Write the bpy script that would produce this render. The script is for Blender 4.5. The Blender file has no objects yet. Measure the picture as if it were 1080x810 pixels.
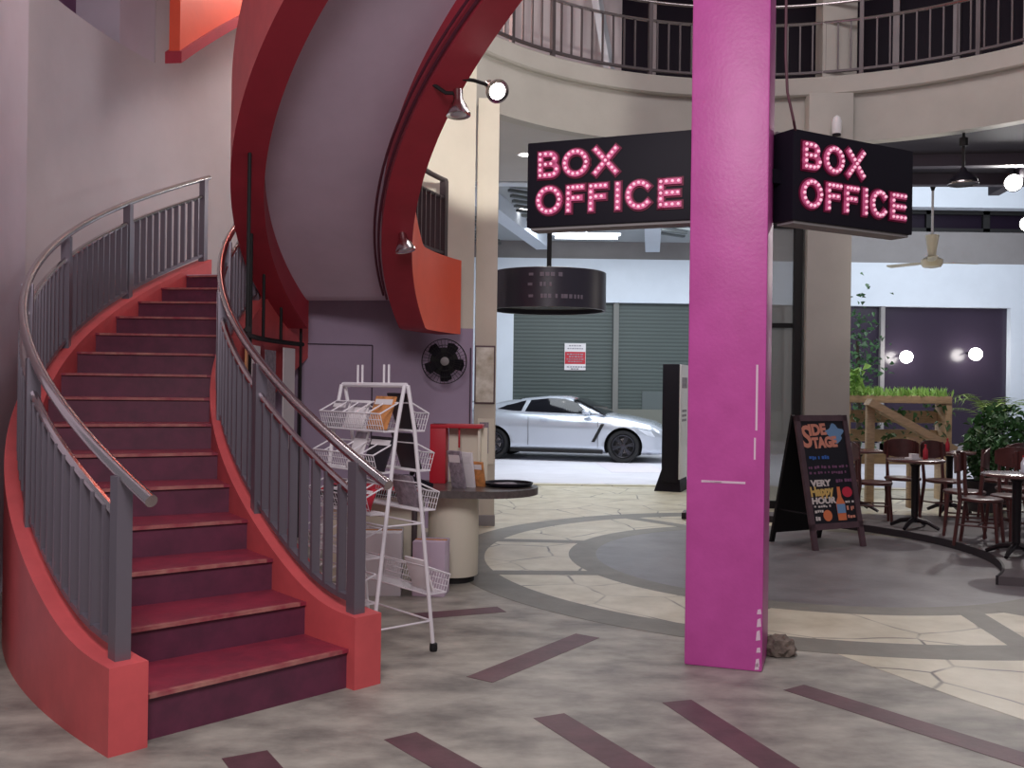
import bpy, bmesh, math, random
from mathutils import Vector, Matrix

PI = math.pi
SC = bpy.context.scene
COL = SC.collection
RAD = math.radians
random.seed(7)

# ------------------------------------------------------------------ materials
def lin(c):
    return tuple(((v / 255) / 12.92 if v / 255 <= .04045 else ((v / 255 + .055) / 1.055) ** 2.4) for v in c)

def mat(name, rgb, rough=.6, metal=0., var=.0, scale=6., bump=0., bscale=40., emit=None, estr=0., rgb2=None, detail=5., alpha=None, coat=0., stretch=None, spec=.5):
    m = bpy.data.materials.new(name); m.use_nodes = True
    nt = m.node_tree; N = nt.nodes; L = nt.links
    b = N['Principled BSDF']
    c = lin(rgb)
    b.inputs['Base Color'].default_value = (*c, 1)
    b.inputs['Roughness'].default_value = rough
    b.inputs['Metallic'].default_value = metal
    b.inputs['Specular IOR Level'].default_value = spec
    b.inputs['Coat Weight'].default_value = coat
    if emit is not None:
        b.inputs['Emission Color'].default_value = (*lin(emit), 1)
        b.inputs['Emission Strength'].default_value = estr
    if alpha is not None:
        b.inputs['Alpha'].default_value = alpha
    if var or bump:
        g = N.new('ShaderNodeNewGeometry')
        src = g.outputs['Position']
        if stretch:
            mp = N.new('ShaderNodeMapping'); mp.inputs['Scale'].default_value = stretch
            L.new(src, mp.inputs['Vector']); src = mp.outputs['Vector']
    if var:
        n = N.new('ShaderNodeTexNoise'); n.inputs['Scale'].default_value = scale; n.inputs['Detail'].default_value = detail
        n.inputs['Roughness'].default_value = .6
        L.new(src, n.inputs['Vector'])
        r = N.new('ShaderNodeValToRGB')
        r.color_ramp.elements[0].position = .32; r.color_ramp.elements[1].position = .68
        c2 = lin(rgb2) if rgb2 else tuple(v * (1 - var) for v in c)
        r.color_ramp.elements[0].color = (*c2, 1)
        r.color_ramp.elements[1].color = (*(c if rgb2 else tuple(min(1, v * (1 + var * .5)) for v in c)), 1)
        L.new(n.outputs['Fac'], r.inputs['Fac']); L.new(r.outputs['Color'], b.inputs['Base Color'])
    if bump:
        n2 = N.new('ShaderNodeTexNoise'); n2.inputs['Scale'].default_value = bscale; n2.inputs['Detail'].default_value = 4
        L.new(src, n2.inputs['Vector'])
        bp = N.new('ShaderNodeBump'); bp.inputs['Strength'].default_value = bump; bp.inputs['Distance'].default_value = .01
        L.new(n2.outputs['Fac'], bp.inputs['Height']); L.new(bp.outputs['Normal'], b.inputs['Normal'])
    return m

def paving_mat(name, rgb, rgb2, crack, scale):
    """irregular stone slabs with open dark joints"""
    m = mat(name, rgb, .42, var=.2, scale=3., rgb2=rgb2, bump=.15, bscale=14)
    nt = m.node_tree; N = nt.nodes; L = nt.links; b = N['Principled BSDF']
    col = b.inputs['Base Color'].links[0].from_socket
    g = N.new('ShaderNodeNewGeometry')
    nz = N.new('ShaderNodeTexNoise'); nz.inputs['Scale'].default_value = 1.7; nz.inputs['Detail'].default_value = 2
    L.new(g.outputs['Position'], nz.inputs['Vector'])
    mx = N.new('ShaderNodeMix'); mx.data_type = 'VECTOR'; mx.inputs['Factor'].default_value = .12
    L.new(g.outputs['Position'], mx.inputs['A']); L.new(nz.outputs['Color'], mx.inputs['B'])
    v = N.new('ShaderNodeTexVoronoi'); v.feature = 'DISTANCE_TO_EDGE'; v.voronoi_dimensions = '2D'
    v.inputs['Scale'].default_value = scale
    L.new(mx.outputs['Result'], v.inputs['Vector'])
    r = N.new('ShaderNodeValToRGB'); r.color_ramp.elements[0].position = .006; r.color_ramp.elements[1].position = .022
    r.color_ramp.elements[0].color = (1, 1, 1, 1); r.color_ramp.elements[1].color = (0, 0, 0, 1)
    L.new(v.outputs['Distance'], r.inputs['Fac'])
    # joints open up only in places
    n3 = N.new('ShaderNodeTexNoise'); n3.inputs['Scale'].default_value = 2.3
    L.new(g.outputs['Position'], n3.inputs['Vector'])
    r3 = N.new('ShaderNodeValToRGB'); r3.color_ramp.elements[0].position = .42; r3.color_ramp.elements[1].position = .6
    r3.color_ramp.elements[0].color = (.25, .25, .25, 1)
    L.new(n3.outputs['Fac'], r3.inputs['Fac'])
    ml = N.new('ShaderNodeMath'); ml.operation = 'MULTIPLY'
    L.new(r.outputs['Color'], ml.inputs[0]); L.new(r3.outputs['Color'], ml.inputs[1])
    mc = N.new('ShaderNodeMix'); mc.data_type = 'RGBA'
    L.new(ml.outputs[0], mc.inputs['Factor']); L.new(col, mc.inputs['A']); mc.inputs['B'].default_value = (*lin(crack), 1)
    L.new(mc.outputs['Result'], b.inputs['Base Color'])
    return m

def slat_mat(name, rgb, rgb2, per_m, rough=.5):
    """roller shutter: horizontal slats"""
    m = mat(name, rgb, rough)
    nt = m.node_tree; N = nt.nodes; L = nt.links; b = N['Principled BSDF']
    g = N.new('ShaderNodeNewGeometry')
    w = N.new('ShaderNodeTexWave'); w.wave_type = 'BANDS'; w.bands_direction = 'Z'; w.inputs['Scale'].default_value = per_m * .314
    L.new(g.outputs['Position'], w.inputs['Vector'])
    r = N.new('ShaderNodeValToRGB'); r.color_ramp.elements[0].color = (*lin(rgb2), 1); r.color_ramp.elements[1].color = (*lin(rgb), 1)
    r.color_ramp.elements[0].position = .1; r.color_ramp.elements[1].position = .6
    L.new(w.outputs['Color'], r.inputs['Fac']); L.new(r.outputs['Color'], b.inputs['Base Color'])
    bp = N.new('ShaderNodeBump'); bp.inputs['Strength'].default_value = .3; bp.inputs['Distance'].default_value = .01
    L.new(w.outputs['Color'], bp.inputs['Height']); L.new(bp.outputs['Normal'], b.inputs['Normal'])
    return m

def glass_mat(name, rgb, mixfac=.25, rough=.05):
    m = bpy.data.materials.new(name); m.use_nodes = True
    nt = m.node_tree; N = nt.nodes; L = nt.links
    b = N['Principled BSDF']; b.inputs['Base Color'].default_value = (*lin(rgb), 1); b.inputs['Roughness'].default_value = rough
    t = N.new('ShaderNodeBsdfTransparent'); mx = N.new('ShaderNodeMixShader'); mx.inputs['Fac'].default_value = mixfac
    L.new(t.outputs[0], mx.inputs[1]); L.new(b.outputs[0], mx.inputs[2])
    L.new(mx.outputs[0], N['Material Output'].inputs['Surface'])
    return m

M = dict(
    wall=mat('wall paint', (204, 196, 200), .75, var=.07, scale=1.2, bump=.08, bscale=60),
    wall_cool=mat('pier paint', (205, 194, 206), .7, var=.05, scale=2),
    wall_beige=mat('beige paint', (208, 200, 184), .7, var=.06, scale=2),
    recess=mat('purple recess paint', (110, 72, 104), .7),
    purple=mat('purple wall paint', (166, 148, 172), .65, var=.1, scale=1.5, bump=.05),
    soffit=mat('soffit paint', (206, 188, 206), .75, var=.08, scale=1.6, bump=.06, bscale=50),
    red_dark=mat('stringer red paint', (164, 44, 60), .55, var=.12, scale=3),
    red=mat('kerb red paint', (208, 88, 90), .5, var=.12, scale=4, bump=.05, bscale=30),
    orange=mat('lamplit orange red paint', (226, 86, 58), .5, var=.06, scale=3),
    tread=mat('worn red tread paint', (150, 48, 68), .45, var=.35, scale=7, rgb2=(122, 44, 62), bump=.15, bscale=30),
    riser=mat('shaded maroon riser paint', (104, 46, 70), .55, var=.25, scale=8, rgb2=(84, 40, 60)),  # maroon set darker than the tread, partly shade put into the colour
    nosing=mat('worn bare nosing', (176, 120, 110), .6, var=.5, scale=9, rgb2=(146, 54, 70), detail=3),
    steel=mat('brushed steel', (205, 198, 198), .2, 1.0),
    rail=mat('grey painted rail', (128, 122, 132), .38, .6),
    rail_dark=mat('dark grey balcony rail', (92, 84, 86), .45, .5),
    pink=mat('pink paint', (202, 84, 166), .42, var=.12, scale=5, rgb2=(190, 76, 154), bump=.12, bscale=50),
    pink_side=mat('chipped plaster', (226, 196, 214), .8),
    black=mat('black panel', (20, 16, 28), .6, spec=.25),
    black_matt=mat('matt black', (14, 12, 14), .7),
    letter=mat('pink red letter tray', (204, 96, 140), .4, emit=(206, 80, 136), estr=.14),  # tray given a weak glow of its own besides the bulbs
    halo=mat('magenta letter glow', (96, 8, 44), .5, emit=(120, 10, 60), estr=.12),  # glow around the letters built as an emissive outline
    bulb=mat('warm pink bulb', (255, 210, 225), .3, emit=(255, 190, 214), estr=.5),
    white=mat('white paint', (232, 230, 232), .5),
    white_wire=mat('white coated wire', (226, 222, 226), .4),
    cool_white=mat('white facade paint', (214, 222, 232), .6, var=.04, scale=2),
    grey=mat('grey render', (140, 136, 136), .75, var=.08, scale=2),
    ceil_l=mat('light ceiling', (190, 186, 184), .8, var=.04, scale=1.5),
    ceil_d=mat('dark painted ceiling', (38, 32, 44), .8),
    balc=mat('balcony plaster', (184, 180, 172), .7, var=.07, scale=2, bump=.05),
    concrete=mat('screed concrete', (178, 174, 162), .5, var=.3, scale=2.4, rgb2=(112, 108, 102), bump=.2, bscale=18, stretch=(1, 1.6, 1), detail=8),
    disc=mat('stained grey disc', (126, 122, 124), .4, var=.3, scale=1.7, rgb2=(96, 90, 92), bump=.15, bscale=20, detail=8),
    band=mat('grey brown band', (120, 116, 106), .5, var=.2, scale=4, bump=.15, bscale=25),
    stripe=mat('maroon floor stripe', (104, 68, 76), .5, var=.25, scale=6, rgb2=(84, 56, 62), bump=.15, bscale=25),
    paving=paving_mat('cream crazy paving', (212, 206, 184), (184, 176, 152), (70, 60, 54), 1.75),
    platform=mat('cafe deck concrete', (96, 88, 90), .5, var=.2, scale=2),
    dark_edge=mat('dark deck edge', (34, 26, 32), .6),
    road=mat('pale road', (205, 204, 212), .55, var=.1, scale=1.2),
    road_patch=mat('pink road patch', (204, 198, 206), .6),
    shutter=slat_mat('green grey shutter', (72, 82, 80), (58, 68, 66), 11),
    shopglass=mat('dark shop glass', (52, 44, 58), .22, spec=.35),
    wood=mat('pale timber', (184, 158, 126), .55, var=.25, scale=9, stretch=(1, 1, 6)),
    dark_wood=mat('red brown chair wood', (84, 46, 44), .35, var=.3, scale=10),
    table_top=mat('table top wood', (96, 64, 62), .25, var=.2, scale=10),
    iron=mat('cast iron', (38, 34, 38), .35, .5),
    leaf=mat('dark leaf', (52, 92, 48), .45, var=.4, scale=8),
    leaf_bright=mat('bright leaf', (150, 196, 104), .45, var=.35, scale=10),
    leaf_palm=mat('yellow green frond', (120, 150, 70), .45, var=.3, scale=10),
    cream=mat('cream laminate', (226, 220, 200), .45, var=.03, scale=3),
    counter=mat('dark stone counter', (92, 84, 82), .3, var=.3, scale=30),
    red_board=mat('red board', (186, 24, 44), .5),
    paper=mat('paper', (225, 220, 222), .6),
    paper_grey=mat('grey printed paper', (150, 140, 150), .5, var=.5, scale=25),
    paper_warm=mat('orange printed paper', (206, 140, 84), .5, var=.4, scale=25),
    paper_red=mat('red printed paper', (182, 38, 56), .5, var=.3, scale=25),
    paper_dark=mat('black printed paper', (30, 26, 34), .45),
    silver=mat('silver car paint', (200, 206, 216), .22, .55, coat=.6),
    carglass=mat('car glass', (14, 14, 20), .06),
    rubber=mat('tyre rubber', (18, 18, 20), .7),
    rim=mat('dark alloy', (74, 74, 80), .3, .9),
    headlight=mat('headlight lens', (215, 220, 230), .1),
    chalk_salmon=mat('salmon paint lettering', (228, 150, 126), .6, emit=(228, 150, 126), estr=.0),
    chalk_white=mat('white paint lettering', (226, 216, 210), .6),
    chalk_blue=mat('blue paint lettering', (60, 110, 190), .6),
    chalk_pale=mat('pale blue splash', (120, 160, 200), .6),
    chalk_dim=mat('faded purple lettering', (128, 84, 116), .6),
    chalk_yellow=mat('yellow paint lettering', (226, 190, 110), .6),
    chalk_orange=mat('orange painted bottle', (232, 130, 84), .6),
    chalk_red=mat('red painted badge', (212, 50, 74), .6),
    board=mat('blackboard', (22, 20, 30), .5),
    frame_brown=mat('brown frame', (92, 70, 76), .5, var=.2, scale=9),
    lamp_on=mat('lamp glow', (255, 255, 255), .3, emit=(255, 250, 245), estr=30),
    lamp_soft=mat('lens glow', (255, 255, 255), .3, emit=(255, 250, 245), estr=6),
    tube_on=mat('tube glow', (255, 255, 255), .3, emit=(240, 248, 255), estr=7),
    mirror=mat('glossy framed print with painted glare', (246, 242, 230), .1, var=.5, scale=5, rgb2=(176, 166, 140)),  # pale blotches put lamp reflections into the print's colour
    drum=mat('dark drum sign', (48, 46, 58), .4),
    drum_text=mat('faded sign lettering', (120, 112, 124), .5),
    ivory=mat('ivory enamel', (226, 216, 190), .35),
    win_dark=mat('dark window glass', (26, 16, 32), .45, spec=.12),
    canopy=mat('canopy sheet', (172, 176, 178), .7),
    debris=mat('broken concrete', (120, 108, 98), .9, var=.5, scale=20, bump=.6, bscale=30),
    soil=mat('soil', (50, 38, 30), .9),
    pot=mat('dark plant pot', (46, 40, 46), .6),
)
M['partition'] = glass_mat('partition glass', (150, 150, 146), .55, .25)

# ------------------------------------------------------------------ mesh kit
class MB:
    def __init__(s): s.v = []; s.f = []; s.m = []; s.mi = 0
    def add(s, vs, fs, X=None):
        o = len(s.v)
        for p in vs:
            p = Vector(p); s.v.append(tuple(X @ p) if X is not None else tuple(p))
        for f in fs: s.f.append([i + o for i in f]); s.m.append(s.mi)
        return s
    def box(s, c, d, rz=0, X=None):
        x, y, z = d[0] / 2, d[1] / 2, d[2] / 2
        R = Matrix.Translation(c) @ Matrix.Rotation(rz, 4, 'Z')
        if X is not None: R = X @ R
        return s.add([(-x, -y, -z), (x, -y, -z), (x, y, -z), (-x, y, -z), (-x, -y, z), (x, -y, z), (x, y, z), (-x, y, z)],
                     [(0, 3, 2, 1), (4, 5, 6, 7), (0, 1, 5, 4), (1, 2, 6, 5), (2, 3, 7, 6), (3, 0, 4, 7)], R)
    def bbox(s, c, d, b=.01, rz=0, X=None):
        """box with bevelled edges"""
        bm = bmesh.new(); bmesh.ops.create_cube(bm, size=1)
        bmesh.ops.scale(bm, vec=d, verts=bm.verts)
        bmesh.ops.bevel(bm, geom=list(bm.edges), offset=b, segments=2, affect='EDGES', profile=.6)
        R = Matrix.Translation(c) @ Matrix.Rotation(rz, 4, 'Z')
        if X is not None: R = X @ R
        bm.verts.index_update()
        s.add([v.co[:] for v in bm.verts], [[v.index for v in f.verts] for f in bm.faces], R); bm.free(); return s
    def bar(s, a, b, w, t, up=(0, 0, 1)):
        a = Vector(a); b = Vector(b); d = b - a; L = d.length; z = d / L
        x = Vector(up).cross(z)
        if x.length < 1e-4: x = Vector((1, 0, 0)).cross(z)
        x.normalize(); y = z.cross(x)
        X = Matrix((x, y, z)).transposed().to_4x4(); X.translation = (a + b) / 2
        return s.box((0, 0, 0), (w, t, L), 0, X)
    def tube(s, path, r, n=10, closed=False, cap=True):
        P = [Vector(p) for p in path]; k = len(P); o = len(s.v); up = None
        for i, p in enumerate(P):
            if closed: t = P[(i + 1) % k] - P[i - 1]
            else: t = P[min(i + 1, k - 1)] - P[max(i - 1, 0)]
            t.normalize()
            if up is None: up = Vector((0, 0, 1)) if abs(t.z) < .9 else Vector((1, 0, 0))
            x = t.cross(up); x.normalize(); y = x.cross(t); up = y
            rr = r[i] if isinstance(r, (list, tuple)) else r
            for j in range(n):
                a = 2 * PI * j / n; s.v.append(tuple(p + x * (rr * math.cos(a)) + y * (rr * math.sin(a))))
        for i in range(k if closed else k - 1):
            for j in range(n):
                a = o + i * n + j; b = o + i * n + (j + 1) % n; c = o + ((i + 1) % k) * n + (j + 1) % n; d = o + ((i + 1) % k) * n + j
                s.f.append([a, b, c, d]); s.m.append(s.mi)
        if cap and not closed:
            s.f.append([o + j for j in range(n)][::-1]); s.m.append(s.mi)
            s.f.append([o + (k - 1) * n + j for j in range(n)]); s.m.append(s.mi)
        return s
    def cyl(s, a, b, r, n=16): return s.tube([a, b], r, n)
    def lathe(s, prof, n=24, X=None, cap=True):
        o = len(s.v); k = len(prof)
        for r, z in prof:
            for j in range(n):
                a = 2 * PI * j / n; p = Vector((r * math.cos(a), r * math.sin(a), z)); s.v.append(tuple(X @ p if X is not None else p))
        for i in range(k - 1):
            for j in range(n):
                s.f.append([o + i * n + j, o + i * n + (j + 1) % n, o + (i + 1) * n + (j + 1) % n, o + (i + 1) * n + j]); s.m.append(s.mi)
        if cap:
            s.f.append([o + j for j in range(n)][::-1]); s.m.append(s.mi)
            s.f.append([o + (k - 1) * n + j for j in range(n)]); s.m.append(s.mi)
        return s
    def prism(s, poly, z0, z1, X=None):
        n = len(poly)
        vs = [(x, y, z0) for x, y in poly] + [(x, y, z1) for x, y in poly]
        fs = [list(range(n))[::-1], list(range(n, 2 * n))] + [(i, (i + 1) % n, n + (i + 1) % n, n + i) for i in range(n)]
        return s.add(vs, fs, X)
    def sector(s, c, r0, r1, a0, a1, zb, zt, n=None):
        """solid ring segment about c; zb/zt are heights or functions of the angle in degrees"""
        n = n or max(1, int(abs(a1 - a0) / 1.5)); o = len(s.v)
        fb = zb if callable(zb) else (lambda a: zb); ft = zt if callable(zt) else (lambda a: zt)
        for i in range(n + 1):
            d = a0 + (a1 - a0) * i / n; a = RAD(d); ca, sa = math.cos(a), math.sin(a)
            for r, z in ((r0, fb(d)), (r1, fb(d)), (r1, ft(d)), (r0, ft(d))):
                s.v.append((c[0] + r * ca, c[1] + r * sa, z))
        for i in range(n):
            for j in range(4):
                s.f.append([o + i * 4 + j, o + i * 4 + (j + 1) % 4, o + i * 4 + 4 + (j + 1) % 4, o + i * 4 + 4 + j]); s.m.append(s.mi)
        s.f.append([o, o + 1, o + 2, o + 3]); s.m.append(s.mi)
        s.f.append([o + n * 4 + j for j in range(4)][::-1]); s.m.append(s.mi)
        return s
    def ball(s, c, r, n=12, sz=1.):
        prof = [(max(1e-4, r * math.sin(PI * i / 8)), -r * sz * math.cos(PI * i / 8)) for i in range(9)]
        return s.lathe(prof, n, Matrix.Translation(c))
    def text(s, txt, size, X, depth=.002, align='CENTER', bold=0.):
        cu = bpy.data.curves.new('t', 'FONT'); cu.body = txt; cu.size = size; cu.extrude = depth; cu.align_x = align; cu.offset = bold
        cu.resolution_u = 3
        ob = bpy.data.objects.new('t', cu); COL.objects.link(ob)
        dg = bpy.context.evaluated_depsgraph_get(); me = bpy.data.meshes.new_from_object(ob.evaluated_get(dg))
        s.add([v.co[:] for v in me.vertices], [list(p.vertices) for p in me.polygons], X)
        bpy.data.objects.remove(ob); bpy.data.curves.remove(cu); bpy.data.meshes.remove(me); return s
    def build(s, name, material, parent=None, smooth=35, fix=True, at=None):
        me = bpy.data.meshes.new(name); me.from_pydata(s.v, [], s.f)
        mats = material if isinstance(material, (list, tuple)) else [material]
        for m_ in mats: me.materials.append(m_)
        for p, i in zip(me.polygons, s.m): p.material_index = i
        if fix:
            bm = bmesh.new(); bm.from_mesh(me); bmesh.ops.recalc_face_normals(bm, faces=bm.faces); bm.to_mesh(me); bm.free()
        if smooth:
            for p in me.polygons: p.use_smooth = True
            me.set_sharp_from_angle(angle=RAD(smooth))
        o = bpy.data.objects.new(name, me); COL.objects.link(o)
        if parent is not None: o.parent = parent
        return o

def thing(name, label, cat, loc=(0, 0, 0), rz=0, group=None, kind=None):
    o = bpy.data.objects.new(name, None); COL.objects.link(o); o.location = loc; o.rotation_euler = (0, 0, rz)
    o['label'] = label; o['category'] = cat
    if group: o['group'] = group
    if kind: o['kind'] = kind
    return o
def tag(o, label, cat, group=None, kind=None):
    o['label'] = label; o['category'] = cat
    if group: o['group'] = group
    if kind: o['kind'] = kind
    return o
def struct(o): o['kind'] = 'structure'; return o
def dup(root, loc=None, rz=None, label=None):
    r = root.copy(); COL.objects.link(r)
    if loc is not None: r.location = loc
    if rz is not None: r.rotation_euler = (0, 0, rz)
    if label: r['label'] = label
    for ch in list(root.children):
        c = ch.copy(); COL.objects.link(c); c.parent = r
        for g in list(ch.children):
            d = g.copy(); COL.objects.link(d); d.parent = c
    return r

C = (2.82, 8.84)            # centre of the round atrium: stairs, balcony and column ring share it
FC = (2.72, 8.95)           # centre of the floor rings
def P(r, deg, z=0., c=C): return Vector((c[0] + r * math.cos(RAD(deg)), c[1] + r * math.sin(RAD(deg)), z))

# ------------------------------------------------------------------ floor
floor = struct(MB().box((4, 6.1, -.1), (26, 18.4, .2)).build('floor', M['concrete'], smooth=0))
def inlay(name, mb, m): o = mb.build(name, m, floor, smooth=0); return o
inlay('inlay_disc', MB().sector(FC, .0, 1.93, 0, 360, .0005, .0015, 120), M['disc'])
inlay('inlay_ring', MB().sector(FC, 1.93, 2.18, 0, 360, .0005, .0019, 120), M['band'])
inlay('paving_ring', MB().sector(FC, 2.18, 2.95, 0, 360, .0005, .0017, 120), M['paving'])
inlay('outer_ring', MB().sector(FC, 2.95, 3.28, 0, 360, .0005, .0019, 120), M['band'])
# narrow bands crossing the ring
b = MB()
for a in (157, 202, 110, -68, -76 + 360):
    p0, p1 = P(2.1, a, 0, FC), P(3.0, a + (6 if a < 180 else -6), 0, FC)
    d = (p1 - p0).normalized(); n = Vector((-d.y, d.x, 0)) * .09
    b.prism([(p0 - n)[:2], (p1 - n)[:2], (p1 + n)[:2], (p0 + n)[:2]], .001, .0026)
inlay('crossing_band', b, M['band'])
# cream paving beyond the rings, to the road and to the lower right
far = MB()
n = 40; inner = [P(3.28, 20 + 140 * i / n, 0, FC)[:2] for i in range(n + 1)]
far.prism([(12, 9.9), (12, 15.3), (-3.0, 15.3), (-3.0, 11.2)] + [tuple(p) for p in inner[::-1]], .0005, .0014)
inlay('far_paving', far, M['paving'])
near = MB()
near.prism([tuple(P(3.28, -104 + 84 * i / 24, 0, FC)[:2]) for i in range(25)] + [(8, 8), (8, 3.2), (3.0, 3.6), (2.3, 4.92)], .0005, .0014)
inlay('near_paving', near, M['paving'])
# maroon stripes in the screed
def stripe(a, b, w):
    a = Vector((*a, 0)); b = Vector((*b, 0)); d = (b - a).normalized(); n = Vector((-d.y, d.x, 0)) * w / 2
    o = MB().prism([(a - n)[:2], (b - n)[:2], (b + n)[:2], (a + n)[:2]], .0005, .0018).build('floor_stripe', M['stripe'], floor, smooth=0)
stripe((.195, 4.62), (.72, 3.60), .165)
stripe((-.47, 4.33), (-.02, 3.74), .165)
stripe((-1.09, 4.09), (-.8, 3.6), .19)
stripe((.835, 4.86), (1.29, 3.5), .16)
stripe((1.485, 5.11), (2.25, 4.05), .165)
stripe((-.15, 5.17), (.49, 6.11), .17)
stripe((-.62, 6.56), (-.05, 6.80), .17)
# road
road = struct(MB().box((4, 21.3, -.13), (30, 12.0, .2)).build('floor_road', M['road'], smooth=0))
MB().box((.3, 15.4, .0), (14, .22, .03)).build('kerb_strip', M['paving'], road, smooth=0)
MB().box((2.35, 19.3, -.0295), (1.1, 2.3, .004), .05).build('road_patch', M['road_patch'], road, smooth=0)

# cafe platform: its edge curves round the circle
PC = (2.1, 9.3)
pl = MB()
arc = [P(2.3, 92 - 130 * i / 30, 0, PC) for i in range(31)]
pl.prism([tuple(p[:2]) for p in arc] + [(6.5, 7.2), (10.5, 8.0), (10.5, 11.25), (2.1, 11.9)], .0, .07)
plat = struct(pl.build('floor_cafe', M['platform'], smooth=0))
e = MB(); e.sector(PC, 2.285, 2.305, -38, 92, .004, .075)
e.build('platform_edge', M['dark_edge'], plat)

# ------------------------------------------------------------------ walls
def cwall(name, r0, r1, a0, a1, z0, z1, m): return struct(MB().sector(C, r0, r1, a0, a1, z0, z1).build(name, m))
cwall('wall_left', 7.0, 7.15, 148, 193, 0, 5.0, M['wall'])
cwall('wall_pier', 6.72, 7.3, 190.3, 213, 0, 8, M['wall_cool'])
cwall('wall_left_upper', 7.0, 7.15, 148, 164.6, 5.0, 8.5, M['wall'])
cwall('wall_left_post', 7.0, 7.5, 164.7, 169.8, 5.0, 8.5, M['wall_cool'])
cwall('wall_recess', 7.5, 7.6, 164, 196, 5.0, 8.5, M['recess'])
cwall('trim_1', 7.0, 7.6, 164, 196, 4.95, 5.0, M['wall'])

W0 = Vector((-2.9, 9.95)); W1 = Vector((-.43, 10.72))
def wline(t): return W0.lerp(W1, t)
def wallseg(mb, t0, t1, z0, z1, th=.12):
    a, c_ = wline(t0), wline(t1); n = Vector((-(W1 - W0).y, (W1 - W0).x)).normalized() * th
    mb.prism([a[:], c_[:], (c_ + n)[:], (a + n)[:]], z0, z1)
    return mb
w = struct(wallseg(wallseg(MB(), 0, .83, 0, 2.44), .83, 1, 0, 2.16).build('wall_under_landing', M['purple'], smooth=0))
wn = Vector((-(W1 - W0).y, (W1 - W0).x)).normalized()
# shallow panel joints
j = MB()
for t in (.28, .575, .99):
    p = wline(t) - wn * .004; j.box((p.x, p.y, .98), (.012, .012, 1.94), math.atan2((W1 - W0).y, (W1 - W0).x))
a_, b_ = wline(.28) - wn * .004, wline(.575) - wn * .004
j.bar((a_.x, a_.y, 1.95), (b_.x, b_.y, 1.95), .012, .012)
j.build('panel_joint', mat('joint shadow gap', (70, 56, 70), .8), w, smooth=0)
struct(wallseg(wallseg(MB(), .83, 1, 2.16, 6.5), .45, .83, 2.66, 6.5).build('wall_landing', M['wall_beige'], smooth=0))

# back of the building across the street
YB = 24.0
wb = MB()
def bw(x0, x1, z0, z1, y=YB, t=.4, mb=wb): mb.box(((x0 + x1) / 2, y + t / 2, (z0 + z1) / 2), (x1 - x0, t, z1 - z0))
bw(-3, 22, 3.6, 4.66); bw(-3, .02, -.03, 3.6); bw(12.15, 22, -.03, 3.6)
struct(wb.build('wall_street', M['cool_white'], smooth=0))
wu = MB(); bw(-3, 22, 4.66, 5.46, mb=wu, y=YB + .15); struct(wu.build('wall_street_upper', M['grey'], smooth=0))
wt = MB(); bw(-3, 22, 5.98, 7.4, mb=wt, y=YB - .3); struct(wt.build('wall_street_fascia', M['cool_white'], smooth=0))
cl = MB(); bw(-3, 22, 5.46, 5.98, mb=cl, y=YB + .25); wc = struct(cl.build('window_3', M['win_dark'], smooth=0))
f = MB()
for x in (9.2, 10.2, 11.6, 13.0, 8.4): f.box((x, YB + .2, 5.72), (.16, .1, .52))
f.box((9.5, YB + .2, 5.5), (25, .1, .1)); f.box((9.5, YB + .2, 5.94), (25, .1, .1)); f.build('window_frame', M['black_matt'], wc, smooth=0)
sh = MB().box((3.6, YB + .25, 1.8), (7.2, .1, 3.66)); d1 = struct(sh.build('door_1', M['shutter'], smooth=0))
g = MB().box((2.53, YB + .14, 1.8), (.13, .14, 3.66)); g.box((6.9, YB + .14, 1.8), (.5, .14, 3.66)); g.build('door_frame', mat('shutter guide', (112, 112, 108), .5), d1, smooth=0)
MB().box((3.9, YB + .18, 1.0), (1.4, .04, .9)).build('hatch', mat('shutter hatch', (84, 92, 92), .6), d1, smooth=0)
MB().box((5.4, YB - .05, .12), (5.5, .5, .3)).build('kerb', M['grey'], d1, smooth=0)
MB().box((3.6, YB + .16, .55), (7.0, .05, .9)).build('bottom_rail', mat('shutter foot', (110, 112, 104), .6), d1, smooth=0)
sg = MB().box((9.8, YB + .25, 1.8), (5.0, .1, 3.66)); w1 = struct(sg.build('window_1', M['shopglass'], smooth=0))
g = MB().box((9.05, YB + .12, 1.8), (.1, .14, 3.66)); g.box((9.7, YB + .12, .1), (4.9, .14, .3)); g.build('window_frame', M['grey'], w1, smooth=0)

# notice taped to the shutter
nt_ = thing('notice', 'white notice with a red middle band on the green grey shutter', 'notice', (1.54, YB - .02 + .18, 2.27))
MB().box((0, 0, 0), (.52, .012, .66)).build('sheet', M['paper'], nt_, smooth=0)
MB().box((0, -.009, -.03), (.5, .006, .3)).build('red_band', M['red_board'], nt_, smooth=0)
k = MB()
for i, (z, wd) in enumerate(((.27, .3), (.2, .38), (.06, .4), (.0, .3), (-.06, .42), (-.12, .34), (-.25, .4), (-.3, .2))):
    x = -wd / 2
    while x < wd / 2:
        l = random.uniform(.03, .07); k.box((x + l / 2, -.014, z), (l, .004, .028)); x += l + .018
k.build('print_lines', M['paper_grey'], nt_, smooth=0)

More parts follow.
